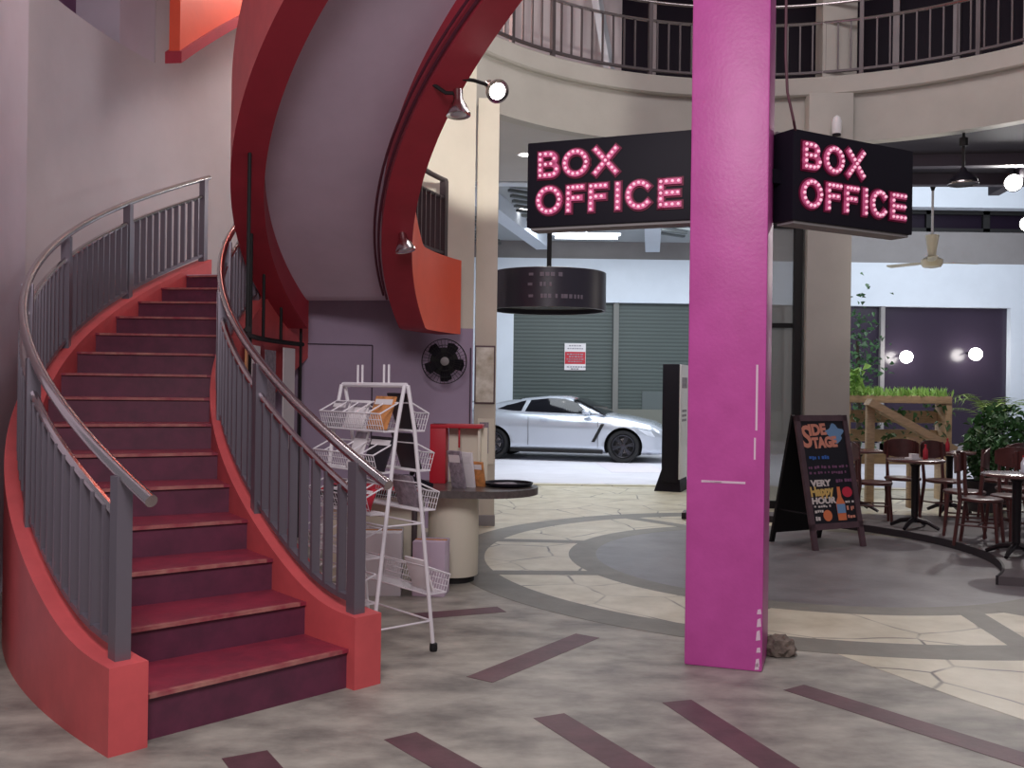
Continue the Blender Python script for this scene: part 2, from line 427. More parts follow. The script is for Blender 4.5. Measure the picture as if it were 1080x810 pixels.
# ------------------------------------------------------------------ ceilings under the first floor
def ring_ceil(name, a0, a1, m):
    mb = MB(); n = 24
    mb.prism([tuple(P(4.02, a0 + (a1 - a0) * i / n)[:2]) for i in range(n + 1)] + ([(-1.6, 15.3), (4.05, 15.3)][::1 if a1 > a0 else -1] if 'l' in name[-1] else []), 4.72, 4.9)
    return struct(mb.build(name, m, smooth=0))
mb = MB(); n = 24
mb.prism([tuple(P(4.02, 146 - (146 - 73) * i / n)[:2]) for i in range(n + 1)] + [(4.05, 15.3), (-1.6, 15.3)], 4.72, 4.95)
struct(mb.build('ceiling', M['ceil_l'], smooth=0))
mb = MB()
mb.prism([tuple(P(4.02, 73 - 75 * i / n)[:2]) for i in range(n + 1)] + [(16, 8.6), (16, 15.3), (4.05, 15.3)], 4.74, 4.95)
cd = struct(mb.build('ceiling_cafe', M['ceil_d'], smooth=0))
mb = MB()
for (a, b2) in (((5.2, 13.4), (14, 12.2)), ((5.0, 14.6), (15, 14.0)), ((7.0, 12.3), (7.4, 15.2)), ((9.8, 10.8), (10.4, 15.2))):
    mb.bar((*a, 4.66), (*b2, 4.66), .16, .16)
mb.build('service_duct', mat('duct grey', (70, 62, 74), .6), cd, smooth=0)
# canopy over the driveway
cn = struct(MB().box((1.6, 19.6, 5.12), (8.4, 8.5, .12)).build('ceiling_driveway', M['canopy'], smooth=0))
mb = MB()
for (a, b2) in (((-.9, 16.0), (.7, 23.2)), ((2.2, 15.6), (3.3, 23.4)), ((3.9, 15.8), (4.6, 23.4)), ((-2.1, 16), (-1.3, 23.2))):
    mb.bar((*a, 4.93), (*b2, 4.93), .34, .34)
mb.box((1.6, 15.6, 4.93), (8.4, .3, .4))
mb.build('canopy_beam', M['cool_white'], cn, smooth=0)
mb = MB()
for x0, y0 in ((2.95, 18.0), (-.1, 17.4), (-1.2, 20)):
    for i in range(9): mb.bar((x0 + .06 * i * .6, y0 + i * .5, 5.0), (x0 + .62 + .06 * i * .6, y0 + .34 + i * .5, 4.98), .09, .05)
mb.build('louvre_slat', mat('louvre grey', (96, 100, 100), .6), cn, smooth=0)

# ------------------------------------------------------------------ first stair flight
RS = .1746; A0 = 226.5; DA = 4.234
zs = lambda n: .2 + (n - 1) * RS
st = thing('staircase', 'broad red curved stair rising from the floor between steel railings', 'stairs', (0, 0, 0))
for n_ in range(1, 16):
    a1 = A0 - DA * (n_ - 1); a2 = a1 - DA - .35
    zb = 0 if n_ == 1 else zs(n_) - RS - .12
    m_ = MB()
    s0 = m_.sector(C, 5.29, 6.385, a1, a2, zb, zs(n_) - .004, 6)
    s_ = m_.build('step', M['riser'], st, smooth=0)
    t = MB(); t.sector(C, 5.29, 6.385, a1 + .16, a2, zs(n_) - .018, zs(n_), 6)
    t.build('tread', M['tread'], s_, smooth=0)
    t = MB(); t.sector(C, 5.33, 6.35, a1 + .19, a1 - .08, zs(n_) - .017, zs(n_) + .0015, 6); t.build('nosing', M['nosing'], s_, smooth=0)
def ktop(a): 
    z = 2.86 - .0413 * (a - 163.3)
    lo = .36
    k_ = .06
    return lo + k_ * math.log1p(math.exp((z - lo) / k_)) if z - lo < 1.5 else z
def kbot(a): return 0. if a > 196 else max(0, ktop(a) - 1.0) if a < 190 else (196 - a) / 6 * max(0, ktop(a) - 1.0)
MB().sector(C, 6.385, 6.555, 227.2, 163, kbot, ktop, 90).build('kerb', M['red'], st)
MB().sector(C, 5.12, 5.29, 227.2, 163, kbot, ktop, 90).build('kerb', M['red'], st)
# underside of the flight
MB().sector(C, 5.2, 6.45, 196, 166, lambda a: ktop(a) - .75, lambda a: ktop(a) - .42, 30).build('flight_slab', M['soffit'], st)

def railing(parent, r, post_as, top, base, hr_a0, hr_a1, name='railing', bal=.125, m=M['rail'], hr=M['steel'], rr=.027, gap=.19, c=C, pw=.068, bw_=.05):
    """curved railing; top/base: height functions of the angle in degrees"""
    n = max(4, int(abs(hr_a1 - hr_a0) / 1.2))
    A = [hr_a0 + (hr_a1 - hr_a0) * i / n for i in range(n + 1)]
    rl = MB().tube([P(r, a, top(a), c) for a in A], rr, 12).build(name, hr, parent, 50)
    lo, hi = min(post_as), max(post_as)
    u = MB().tube([P(r, lo + (hi - lo) * i / 50, top(lo + (hi - lo) * i / 50) - gap, c) for i in range(51)], .021, 8)
    u.build('upper_rail', m if hr is not M['steel'] else hr, rl)
    u = MB().sector(c, r - .02, r + .02, lo, hi, lambda a: base(a) + .05, lambda a: base(a) + .08, 60)
    u.build('bottom_rail', m, rl)
    for a in post_as:
        zt = top(a) - .01
        MB().box((0, 0, 0), (pw, pw * 1.0, zt - base(a) + .02), 0, Matrix.Translation(P(r, a, (zt + base(a)) / 2 - .01, c)) @ Matrix.Rotation(RAD(a), 4, 'Z')).build('post', m, rl, smooth=0)
    da = math.degrees(bal / r); cnt = int((hi - lo) / da); 
    for i in range(1, cnt):
        a = lo + (hi - lo) * i / cnt
        if min(abs(a - q) for q in post_as) < da * .4: continue
        z0, z1 = base(a) + .07, top(a) - gap
        MB().box((0, 0, 0), (bw_, .02, z1 - z0), 0, Matrix.Translation(P(r, a, (z0 + z1) / 2, c)) @ Matrix.Rotation(RAD(a), 4, 'Z')).build('baluster', m, rl, smooth=0)
    return rl
top1 = lambda a: 1.15 + (226.4 - a) * .0412
PA = [226.3, 213.8, 201.3, 188.8, 176.3, 163.4]
r_o = railing(st, 6.465, PA, top1, ktop, 228.6, 162.6)
r_i = railing(st, 5.225, PA, top1, ktop, 229.0, 162.6)

# ------------------------------------------------------------------ landing and second flight overhead
s2 = thing('staircase', 'overhead curved flight with mauve underside and dark red stringers', 'stairs', (0, 0, 0))
b2 = lambda a: 2.08 + .0383 * max(0, a - 170)
t2 = lambda a: 2.86 + .0384 * max(0, a - 172)
E2 = 246
sl = MB().sector(C, 3.74, 6.39, 155.4, 167.2, 2.44, 2.655); sl.build('landing', M['soffit'], s2)
MB().sector(C, 3.9, 5.0, 167, 172.5, 2.44, 2.655).build('landing_edge', M['soffit'], s2)
def stringer(r0, r1, a0, a1):
    mb = MB(); mb.sector(C, r0, r1, a0, a1, b2, t2, 90)
    o = mb.build('stringer', [M['red_dark'], M['orange'], M['red']], s2)
    for p in o.data.polygons:
        c_ = p.center; rad_ = math.hypot(c_.x - C[0], c_.y - C[1]); nrm = p.normal
        out = ((c_.x - C[0]) * nrm.x + (c_.y - C[1]) * nrm.y) / rad_
        if out < -.7 and r0 < 4: p.material_index = 1       # face towards the atrium, its orange light put into the colour
        elif out > .7 and r1 > 5: p.material_index = 2  # outer face: brighter red stands in for the light on it
    return o
stringer(3.715, 3.975, 155.2, E2)
stringer(4.915, 5.165, 170.0, E2)
# smooth sloping underside between the stringers
MB().sector(C, 3.95, 4.94, 169.5, E2, lambda a: 2.36 + .0383 * max(0, a - 170.5), lambda a: 2.48 + .0383 * max(0, a - 170.5), 90).build('soffit', M['soffit'], s2)
for k_ in range(1, 16):
    a1 = 173 + 4.55 * k_; MB().sector(C, 3.96, 4.93, a1, a1 + 4.9, lambda a: 2.40 + .0383 * max(0, a - 170.5), 2.655 + RS * k_, 5).build('step', M['tread'], s2, smooth=0)
top2 = lambda a: 3.69 + .0384 * max(0, a - 172)
railing(s2, 3.85, [157.6, 171.5, 185, 198.5, 212, 225.5, 239], top2, t2, 157.0, 241, bal=.13, hr=M['rail_dark'], m=M['rail_dark'])
# two conduits running along the inner stringer
mb = MB()
for q in range(2):
    mb.tube([P(4.0 + .035 * q, a, b2(a) + .02 + .04 * q) for a in range(176, E2, 2)], .011, 6)
mb.build('conduit', mat('dark maroon conduit', (84, 30, 48), .5), s2)

# orange parapet of a higher flight, seen top left
ob = lambda a: 4.66 + (172.8 - a) * .072
op = thing('parapet', 'orange parapet wedge with red lower edge high on the left wall', 'parapet', (0, 0, 0))
MB().sector(C, 6.16, 6.27, 172.8, 142, lambda a: ob(a) + .1, 8.5, 24).build('panel', M['orange'], op)
MB().sector(C, 6.13, 6.30, 173.0, 142, ob, lambda a: ob(a) + .115, 24).build('lower_edge', M['red_dark'], op)

# ------------------------------------------------------------------ balcony ring
bal = thing('balcony', 'cream curved first floor balcony with dark grey railing', 'balcony', (0, 0, 0))
def face_ring(mb, prof, a0, a1, n=80):
    o = len(mb.v); k_ = len(prof)
    for i in range(n + 1):
        a = a0 + (a1 - a0) * i / n
        for r, z in prof: mb.v.append(tuple(P(r, a, z)))
    for i in range(n):
        for j_ in range(k_):
            mb.f.append([o + i * k_ + j_, o + i * k_ + (j_ + 1) % k_, o + (i + 1) * k_ + (j_ + 1) % k_, o + (i + 1) * k_ + j_]); mb.m.append(0)
    mb.f.append([o + j_ for j_ in range(k_)]); mb.m.append(0); mb.f.append([o + n * k_ + j_ for j_ in range(k_)][::-1]); mb.m.append(0)
face = MB(); face_ring(face, [(3.96, 4.70), (4.14, 4.70), (4.14, 5.34), (3.96, 5.34)], 5, 150); face.build('fascia', M['balc'], bal)
ledge = MB(); face_ring(ledge, [(3.88, 5.33), (3.9, 5.31), (4.7, 5.31), (4.7, 5.55), (3.9, 5.55), (3.88, 5.53)], 5, 150); ledge.build('ledge', M['balc'], bal)
MB().sector(C, 4.6, 7.5, 5, 150, 5.3, 5.53, 60).build('slab', M['ceil_l'], bal)
rb = railing(bal, 3.93, [148, 137, 127.3, 106.3, 85, 66.8, 47, 28, 12], lambda a: 6.49, lambda a: 5.55, 150, 6, bal=.155, m=M['rail_dark'], gap=.24, rr=.022, pw=.05, bw_=.022)
# beams of the balcony that show below the ring
mb = MB(); mb.box((4.15, 13.3, 4.55), (.5, .6, .4)); 
# upper floor rooms behind the railing
struct(MB().sector(C, 5.3, 5.45, 104.5, 150, 5.53, 8.3, 40).build('wall_upper_floor', M['wall'], smooth=35))
uw = struct(MB().sector(C, 5.34, 5.42, 20, 104.5, 5.53, 8.3, 60).build('window_2', M['win_dark'], smooth=35))
f = MB()
for a in (99.5, 87.5, 81, 62.9, 54.6, 45.3, 36): f.sector(C, 5.26, 5.36, a - .45, a + .45, 5.53, 8.3, 1)
f.build('window_frame', mat('window mullion', (178, 170, 172), .6), uw, smooth=0)
struct(MB().box((2.5, 12.7, 8.4), (14, 12, .15)).build('ceiling_upper', M['ceil_l'], smooth=0))
lb = tag(MB().bar(P(4.9, 107.5, 5.56), P(5.22, 110.5, 7.6), .16, .1).build('leaning_board', M['cool_white'], smooth=0), 'pale board leaning on the upper wall behind balcony railing', 'board')

# ------------------------------------------------------------------ columns
pc_ang = math.atan2(-.14, .40)
pc = thing('column', 'bright pink square column with chipped corner beside the box office signs', 'column', (1.252, 5.64, 0), RAD(-18.5))
MB().bbox((0, 0, 2.75), (.425, .42, 5.5), .012).build('shaft', M['pink'], pc)
k = MB()
for (x, z, w_, h_) in ((-.01, 1.03, .24, .012), (.165, 1.5, .011, .36), (.158, 1.22, .010, .12), (-.07, 1.028, .1, .008)):
    k.box((x, -.2105, z), (w_, .003, h_))
random.seed(3)
for (z, h_) in ((.05, .05), (.12, .03), (.2, .06), (.27, .05), (.33, .03), (.03, .04)):
    x = .195 + random.uniform(-.012, .004); k.prism([(x - .012, z - h_ / 2), (x + .012, z - h_ * .4), (x + .008, z + h_ / 2), (x - .008, z + h_ * .35)], -.0015, .0015, Matrix.Translation((0, -.2105, 0)) @ Matrix.Rotation(PI / 2, 4, 'X'))
k.build('paint_chip', M['pink_side'], pc, smooth=0)
# broken concrete at its foot
bm = bmesh.new(); bmesh.ops.create_icosphere(bm, subdivisions=3, radius=1)
random.seed(11)
for v in bm.verts:
    v.co *= random.uniform(.82, 1.12); v.co.x *= .105; v.co.y *= .09; v.co.z = max(-.3, v.co.z) * .085 + .03
me = bpy.data.meshes.new('concrete_lump'); bm.to_mesh(me); bm.free(); me.materials.append(M['debris'])
o = bpy.data.objects.new('concrete_lump', me); COL.objects.link(o); o.location = (1.58, 5.74, 0)
tag(o, 'rough broken concrete lump at the foot of the pink column', 'rubble')

bc = thing('column', 'slim beige column lit from above beside the counter', 'column', (-.3, 10.93, 0), RAD(3))
MB().bbox((0, 0, 2.35), (.235, .26, 4.7), .008).build('shaft', M['wall_beige'], bc)
MB().bbox((0, -.005, .06), (.25, .27, .12), .008).build('plinth', M['grey'], bc)
pr = thing('framed_print', 'pale glossy framed print with painted glare hanging on the slim beige column', 'picture', (-.3, 10.785, 1.66), RAD(3))
MB().bbox((0, 0, 0), (.225, .02, .64), .006).build('frame', M['frame_brown'], pr)
MB().box((0, -.012, .0), (.195, .006, .6)).build('print', M['mirror'], pr, smooth=0)
nl = thing('leaflet_holder', 'grey leaflet holder fixed low on the slim beige column', 'leaflet holder', (-.28, 10.785, .93), RAD(3))
MB().box((0, 0, 0), (.18, .012, .5)).build('back_plate', M['cream'], nl, smooth=0)
MB().box((-.02, -.02, .04), (.1, .02, .34)).build('leaflet', M['paper_grey'], nl, smooth=0)

rc = thing('column', 'broad beige column behind the blackboard sign', 'column', (4.0, 12.62, 0), RAD(-4))
MB().bbox((0, 0, 2.65), (.55, .4, 5.3), .01).build('shaft', M['balc'], rc)
MB().bbox((-.35, -.02, 1.85), (.1, .12, 3.7), .006).build('edge_post', M['black_matt'], rc)
ru = struct(MB().box((4.14, 12.74, 6.95), (.44, .3, 2.8)).build('wall_upper_pier', M['balc'], smooth=0))
# glass partition next to it
w4 = struct(MB().box((3.05, 12.75, 1.85), (1.3, .02, 3.6)).build('window_4', M['partition'], smooth=0))
f = MB()
for x in (2.4,): f.box((x, 12.75, 1.85), (.06, .06, 3.7))
f.box((3.05, 12.75, 2.37), (1.3, .06, .06)); f.box((3.05, 12.75, .05), (1.3, .06, .1)); f.box((3.05, 12.75, 3.67), (1.3, .06, .08))
f.build('window_frame', M['black_matt'], w4, smooth=0)
# small security camera on the fascia above the column
cm = thing('security_camera', 'small white security camera on the column under the balcony', 'camera', (4.02, 12.31, 4.87))
MB().lathe([(.055, -.12), (.06, -.06), (.06, .04), (.04, .09), (.01, .11)], 16).build('housing', M['white'], cm)
MB().lathe([(.05, -.14), (.052, -.12)], 16).build('lens_cap', M['black'], cm)
MB().box((0, .03, .0), (.04, .14, .05)).build('mount', M['white'], cm)

# ------------------------------------------------------------------ BOX OFFICE signs
def stroke(mb, pts, w_, X, d0, d1):
    P2 = [Vector(p) for p in pts]; n_ = len(P2); L_ = []; R_ = []
    for i, p in enumerate(P2):
        a = P2[max(i - 1, 0)]; c_ = P2[min(i + 1, n_ - 1)]; t = (c_ - a).normalized(); nn = Vector((-t.y, t.x)) * w_ / 2
        q = p.copy()
        if i == 0: q = p - t * w_ * .5
        if i == n_ - 1: q = p + t * w_ * .5
        L_.append(q + nn); R_.append(q - nn)
    for i in range(n_ - 1):
        mb.prism([L_[i][:], R_[i][:], R_[i + 1][:], L_[i + 1][:]], d0, d1, X)
def arcpts(cx, cy, rx, ry, a0, a1, n_): return [(cx + rx * math.cos(RAD(a0 + (a1 - a0) * i / n_)), cy + ry * math.sin(RAD(a0 + (a1 - a0) * i / n_))) for i in range(n_ + 1)]
LET = {
    'B': ([[(.1, .1), (.1, .9)], [(.1, .9), (.42, .9)] + arcpts(.42, .71, .2, .19, 90, -90, 8) + [(.1, .52)], [(.1, .52), (.46, .52)] + arcpts(.46, .31, .22, .21, 90, -90, 8) + [(.1, .1)]], .78,
          [(.1, .1), (.1, .3), (.1, .5), (.1, .7), (.1, .9), (.29, .9), (.48, .88), (.6, .71), (.29, .51), (.48, .52), (.68, .31), (.6, .14), (.44, .1), (.27, .1)]),
    'O': ([arcpts(.46, .5, .36, .42, 0, 360, 24)], .92, arcpts(.46, .5, .36, .42, 0, 360, 14)[:-1]),
    'X': ([[(.1, .08), (.7, .92)], [(.1, .92), (.7, .08)]], .8, [(.1 + .6 * i / 6, .08 + .84 * i / 6) for i in range(7)] + [(.1 + .6 * i / 6, .92 - .84 * i / 6) for i in (0, 1, 2, 4, 5, 6)]),
    'F': ([[(.1, .1), (.1, .9)], [(.1, .9), (.56, .9)], [(.1, .52), (.5, .52)]], .66, [(.1, .08 + .205 * i) for i in range(5)] + [(.26, .9), (.42, .9), (.57, .9), (.27, .52), (.45, .52)]),
    'I': ([[(.1, .1), (.1, .9)]], .2, [(.1, .08 + .21 * i) for i in range(5)]),
    'C': ([arcpts(.46, .5, .36, .42, 42, 318, 20)], .88, arcpts(.46, .5, .36, .42, 42, 318, 11)),
    'E': ([[(.1, .1), (.1, .9)], [(.1, .9), (.6, .9)], [(.1, .5), (.56, .5)], [(.1, .1), (.6, .1)]], .7, [(.1, .1), (.1, .3), (.1, .5), (.1, .7), (.1, .9)] + [(.26, .9), (.43, .9), (.6, .9), (.27, .5), (.43, .5), (.58, .5), (.26, .1), (.43, .1), (.6, .1)]),
}
bulb_me = None
def box_sign(name, label, a, b, z0, z1, thick, xs):
    global bulb_me
    a = Vector((*a, 0)); b = Vector((*b, 0)); W = (b - a).length; H = z1 - z0; rz = math.atan2((b - a).y, (b - a).x)
    s = thing(name, label, 'sign', (a.x, a.y, z0), rz)        # local x along the face, y into the sign, z up
    MB().bbox((W / 2, thick / 2, H / 2), (W, thick, H), .008).build('cabinet', M['black'], s)
    fr = MB()
    fr.box((W / 2, thick / 2, -.008), (W * .96, thick * .8, .016)); fr.build('base_tray', M['grey'], s, smooth=0)
    Xf = Matrix.Rotation(PI / 2, 4, 'X')                      # (u,v,d) -> (u,-d,v)
    for word, zc, hh, starts in (('BOX', H * .72, .158, xs[0]), ('OFFICE', H * .305, .165, xs[1])):
        for ch, (u0, u1) in zip(word, starts):
            st_, wid, bl = LET[ch]; wpx = (u1 - u0) * W; sx = wpx / wid
            tf = lambda p: (u0 * W + p[0] * sx, zc - hh / 2 + p[1] * hh)
            lm = MB(); hm = MB()
            for path in st_:
                stroke(lm, [tf(p) for p in path], .033, Xf, -.002, .018)
                stroke(hm, [tf(p) for p in path], .052, Xf, -.002, .006)
            lo = lm.build('letter', M['letter'], s, smooth=0)
            hm.build('letter_glow', M['halo'], lo, smooth=0)
            if bulb_me is None:
                ob_ = MB().ball((0, 0, 0), .0095, 8).build('bulb', M['bulb'], lo); bulb_me = ob_.data; bpy.data.objects.remove(ob_)
            for p in bl:
                u, v = tf(p); bo = bpy.data.objects.new('bulb', bulb_me); COL.objects.link(bo); bo.parent = lo; bo.location = (u, -.022, v)
    return s
LX = [[(.07, .205), (.22, .385), (.405, .56)], [(.06, .225), (.245, .36), (.38, .50), (.535, .578), (.60, .755), (.785, .925)]]
RX = [[(.062, .205), (.228, .39), (.41, .565)], [(.05, .22), (.245, .375), (.395, .515), (.55, .59), (.615, .76), (.785, .93)]]
sgL = box_sign('box_office_sign', 'black sign with pink bulb lettering left of the pink column', (.075, 5.93), (1.025, 5.55), 2.50, 3.01, .16, LX)
sgR = box_sign('box_office_sign', 'black sign with pink bulb lettering right of the pink column', (1.585, 5.60), (2.47, 6.1), 2.515, 3.035, .16, RX)
MB().box((-.05, .12, .26), (.11, .05, .08)).build('bracket', M['black'], sgR, smooth=0)
mb = MB().bar((.03, .17, .53), (.9, .17, .53), .02, .02); mb.build('top_trim', M['grey'], sgR, smooth=0)
tag(MB().tube([(1.49, 5.46, 4.6), (1.495, 5.46, 3.4), (1.51, 5.47, 3.2), (1.56, 5.52, 3.06), (1.6, 5.62, 3.025)], .008, 8).build('cable', mat('brown cable', (96, 60, 70), .6)), 'thin brown cable running down the pink column to the sign', 'cable')

# hanging drum sign
ds = thing('drum_sign', 'dark round drum sign hanging from a rod near the beige column', 'sign', (.415, 11.5, 2.42))
pr_ = [(.655, 0), (.667, .004), (.667, .44), (.655, .445), (.64, .44), (.64, .004), (.655, 0)]
MB().lathe(pr_, 64, cap=False).build('drum', M['drum'], ds, 40)
MB().lathe([(.64, .06), (.64, .08)], 48).build('inner_plate', M['black_matt'], ds)
MB().cyl((0, 0, .08), (0, 0, 1.56), .028, 10).build('rod', M['black_matt'], ds)
MB().bar((0, 0, 1.53), (3.42, .98, 1.53), .06, .06).build('arm', M['black_matt'], ds)
MB().bar((-.62, 0, .4), (.62, 0, .4), .03, .03).build('cross_bar', M['black_matt'], ds)
mb = MB(); random.seed(5)
for zz, xs_ in ((.36, (-.22, .17)), (.25, (-.23, .03)), (.12, (-.22, .4))):
    x = xs_[0]; first = True
    while x < xs_[1]:
        l = .05 if first else random.choice((.025, .035, .045)); h_ = .045
        a = math.asin(max(-1, min(1, x / .668))); r_ = .6695
        mb.box((0, 0, 0), (l, .004, h_ if not first else .03), 0, Matrix.Translation((r_ * math.sin(a), -r_ * math.cos(a), zz)) @ Matrix.Rotation(a, 4, 'Z'))
        x += l + (.07 if first else random.choice((.012, .014, .04))); first = False
mb.build('lettering', M['drum_text'], ds, smooth=0)

# ------------------------------------------------------------------ lights seen in the photograph
def spotlight(label, loc, aim, lit, back, group='spotlights on the overhead stair'):
    s = thing('spotlight', label, 'spotlight', loc)
    d = Vector(aim).normalized(); q = d.to_track_quat('Z', 'Y').to_matrix().to_4x4()
    s['group'] = group
    MB().lathe([(.03, -.13), (.035, -.12), (.035, -.05), (.055, -.02), (.085, .05), (.085, .06), (.07, .055)], 20, q).build('lamp_housing', M['steel'], s)
    MB().lathe([(.072, .05), (.05, .058)], 16, q).build('lens', M['lamp_on'] if lit else M['headlight'], s)
    MB().tube([d * -.1, Vector(back) * .5 + Vector((0, 0, .02)), back], .014, 8).build('bracket', M['black_matt'], s)
    return s
spotlight('unlit silver spotlight pointing down beside the lit one', (-.40, 6.85, 3.48), (.05, -.1, -1), False, (-.18, .0, .16))
spotlight('brightly lit spotlight on the edge of the overhead stair', (-.15, 6.95, 3.64), (.25, -.55, -.35), True, (-.3, -.1, .05))
spotlight('unlit silver spotlight low on the overhead stair', (-.92, 8.25, 2.72), (.2, -.1, -1), False, (-.05, .02, .12))
def downlight(label, loc, r=.09):
    s = thing('downlight', label, 'downlight', loc, group='recessed downlights')
    MB().lathe([(r, .0), (r * 1.25, -.006), (r * 1.25, .01), (r, .012)], 24, cap=False).build('trim_ring', M['white'], s)
    MB().lathe([(r, -.002), (r * .7, -.012), (.001, -.02)], 24).build('diffuser', M['lamp_soft'], s)
    return s
downlight('upper of two downlights left of the box office sign', (.14, 13.5, 4.715))
downlight('lower downlight left of the box office sign over the driveway', (.20, 19.6, 5.055), .12)
downlight('downlight on the upper floor ceiling behind the balcony railing', (.5, 12.15, 8.32), .1)
tb = thing('tube_light', 'white fluorescent tube under the driveway canopy', 'lamp', (1.58, 21.5, 4.78))
MB().bbox((0, 0, .09), (1.5, .12, .06), .01).build('housing', M['white'], tb)
MB().cyl((-.68, 0, .03), (.68, 0, .03), .045, 12).build('tube', M['tube_on'], tb)
MB().cyl((0, 0, .1), (0, 0, .278), .015, 8).build('stem', M['white'], tb)
def flood(label, loc, r, lit=True):
    s = thing('floodlight', label, 'floodlight', loc, group='floodlights over the cafe')
    q = Vector((-.45, -.85, -.25)).to_track_quat('Z', 'Y').to_matrix().to_4x4()
    MB().lathe([(.05, -.16), (.07, -.1), (r * 1.2, -.02), (r * 1.2, .02)], 20, q).build('lamp_housing', M['black_matt'], s)
    MB().lathe([(r * 1.1, .012), (r * .8, .05), (.002, .07)], 20, q).build('lens', M['lamp_on'], s)
    MB().cyl((.05, .08, 0), (.05, .08, 4.745 - loc[2]), .014, 8).build('stem', M['black_matt'], s)
    return s
flood('large glaring floodlight under the dark cafe ceiling', (7.1, 14.0, 4.53), .11)
flood('second floodlight at the edge of the dark cafe ceiling', (7.62, 14.6, 4.05), .1)
dm = thing('pendant_lamp', 'dark dome pendant lamp with shiny rim under the cafe ceiling', 'lamp', (5.47, 12.0, 4.08))
MB().lathe([(.17, 0), (.165, .05), (.12, .1), (.05, .15), (.03, .2)], 24).build('shade', M['black'], dm)
MB().lathe([(.175, -.012), (.18, 0), (.175, .014)], 24, cap=False).build('rim', M['steel'], dm)
MB().cyl((0, 0, .18), (0, 0, .66), .018, 10).build('stem', M['black_matt'], dm)
MB().lathe([(.05, .46), (.05, .56)], 12).build('collar', M['black_matt'], dm)
def globe(label, loc):  # glowing balls on arms, added in place of lamp reflections in the glass
    s = thing('reflection_globe', label, 'lamp', loc, group='glowing stand-ins for reflections in the dark shop window')
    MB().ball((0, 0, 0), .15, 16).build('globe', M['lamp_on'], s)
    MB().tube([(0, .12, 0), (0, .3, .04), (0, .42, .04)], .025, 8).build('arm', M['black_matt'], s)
globe('glowing ball standing in for a reflection in the dark shop window nearer the planter', (9.5, 23.72, 2.36))
globe('glowing ball standing in for a reflection in the dark shop window above the bushes', (11.17, 23.72, 2.45))
# ceiling fan
cf = thing('ceiling_fan', 'ivory ceiling fan hanging on a long white rod', 'fan', (6.42, 15.1, 3.5))
MB().lathe([(.02, -.07), (.13, -.05), (.16, .0), (.16, .06), (.1, .1), (.06, .12)], 24).build('motor', M['ivory'], cf)
MB().lathe([(.06, .12), (.065, .2), (.1, .42), (.1, .44), (.02, .46)], 20).build('canopy', M['ivory'], cf)
MB().cyl((0, 0, .44), (0, 0, 1.24), .018, 10).build('rod', M['white'], cf)
MB().lathe([(.02, 1.12), (.06, 1.24)], 12).build('hook_cup', M['black_matt'], cf)
for k_ in range(3):
    a = RAD(8 + 120 * k_); X = Matrix.Rotation(a, 4, 'Z') @ Matrix.Rotation(RAD(9), 4, 'X')
    MB().prism([(.14, -.03), (.3, -.06), (.72, -.075), (.75, 0), (.72, .075), (.3, .06), (.14, .03)], .015, .025, X).build('blade', M['ivory'], cf, smooth=0)

# ------------------------------------------------------------------ wall fan
fan_p = Vector((-.755, 10.36))
wf = thing('wall_fan', 'black round wall fan on the purple wall above the counter', 'fan', (-.72, 10.38, 1.79), math.atan2(.3, 1) - RAD(8))
X = Matrix.Rotation(PI / 2, 4, 'X')
cg = MB()
for r_, dz in ((.235, .0), (.235, .05), (.17, .075), (.1, .085)):
    cg.tube([Vector((r_ * math.cos(2 * PI * i / 40), -dz, r_ * math.sin(2 * PI * i / 40))) for i in range(40)], .004, 6, closed=True)
for i in range(36):
    a = 2 * PI * i / 36; c_, s_ = math.cos(a), math.sin(a)
    cg.tube([(.235 * c_, 0, .235 * s_), (.235 * c_, -.05, .235 * s_), (.17 * c_, -.075, .17 * s_), (.05 * c_, -.088, .05 * s_)], .0022, 5)
cg.build('guard', M['black_matt'], wf)
for k_ in range(5):
    a = RAD(72 * k_ + 10); R_ = Matrix.Rotation(a, 4, 'Y') @ Matrix.Rotation(RAD(22), 4, 'X')
    MB().prism([(.03, -.02), (.12, -.065), (.2, -.07), (.215, .0), (.19, .06), (.09, .04), (.03, .02)], -.003, .003, Matrix.Translation((0, -.035, 0)) @ R_ @ X).build('blade', M['black'], wf, smooth=0)
MB().lathe([(.045, .0), (.045, .02), (.03, .03)], 20, Matrix.Translation((0, -.075, 0)) @ X).build('hub', M['grey'], wf)
MB().lathe([(.08, -.1), (.08, -.02), (.15, .0), (.15, .012), (.06, .03)], 24, X).build('motor', M['black_matt'], wf)
MB().tube([(0, .06, 0), (0, .1, -.06), (0, .12, -.18), (0, .02 + .12, -.2)], .02, 8).build('bracket', M['black_matt'], wf)

# ------------------------------------------------------------------ screen under the overhead stair
us = thing('screen', 'black framed screen with posters hanging under the overhead stair', 'screen', (0, 0, 0))
for a in (199.5, 188, 181, 174.5, 168.5):
    zt = b2(a) + .02
    MB().cyl(P(5.04, a, 0 if a in (188, 168.5) else 1.93), P(5.04, a, zt), .014, 10).build('post', M['black_matt'], us)
MB().tube([P(5.04, a, 1.93) for a in range(168, 201, 2)], .022, 8).build('top_bar', M['black_matt'], us)
for (a0, a1, z0, z1, m_, r_) in ((182.4, 186.6, .8, 1.86, M['paper'], 5.0), (176.2, 180, .9, 1.84, M['paper_grey'], 5.0), (183, 187, .25, .74, M['paper_warm'], 5.0), (170.2, 173.6, .9, 1.88, M['paper'], 5.0), (190, 198, .6, 1.85, M['paper_warm'], 5.0)):
    MB().sector(C, 5.035, 5.045, a0, a1, z0, z1, 4).build('poster', m_, us, smooth=0)

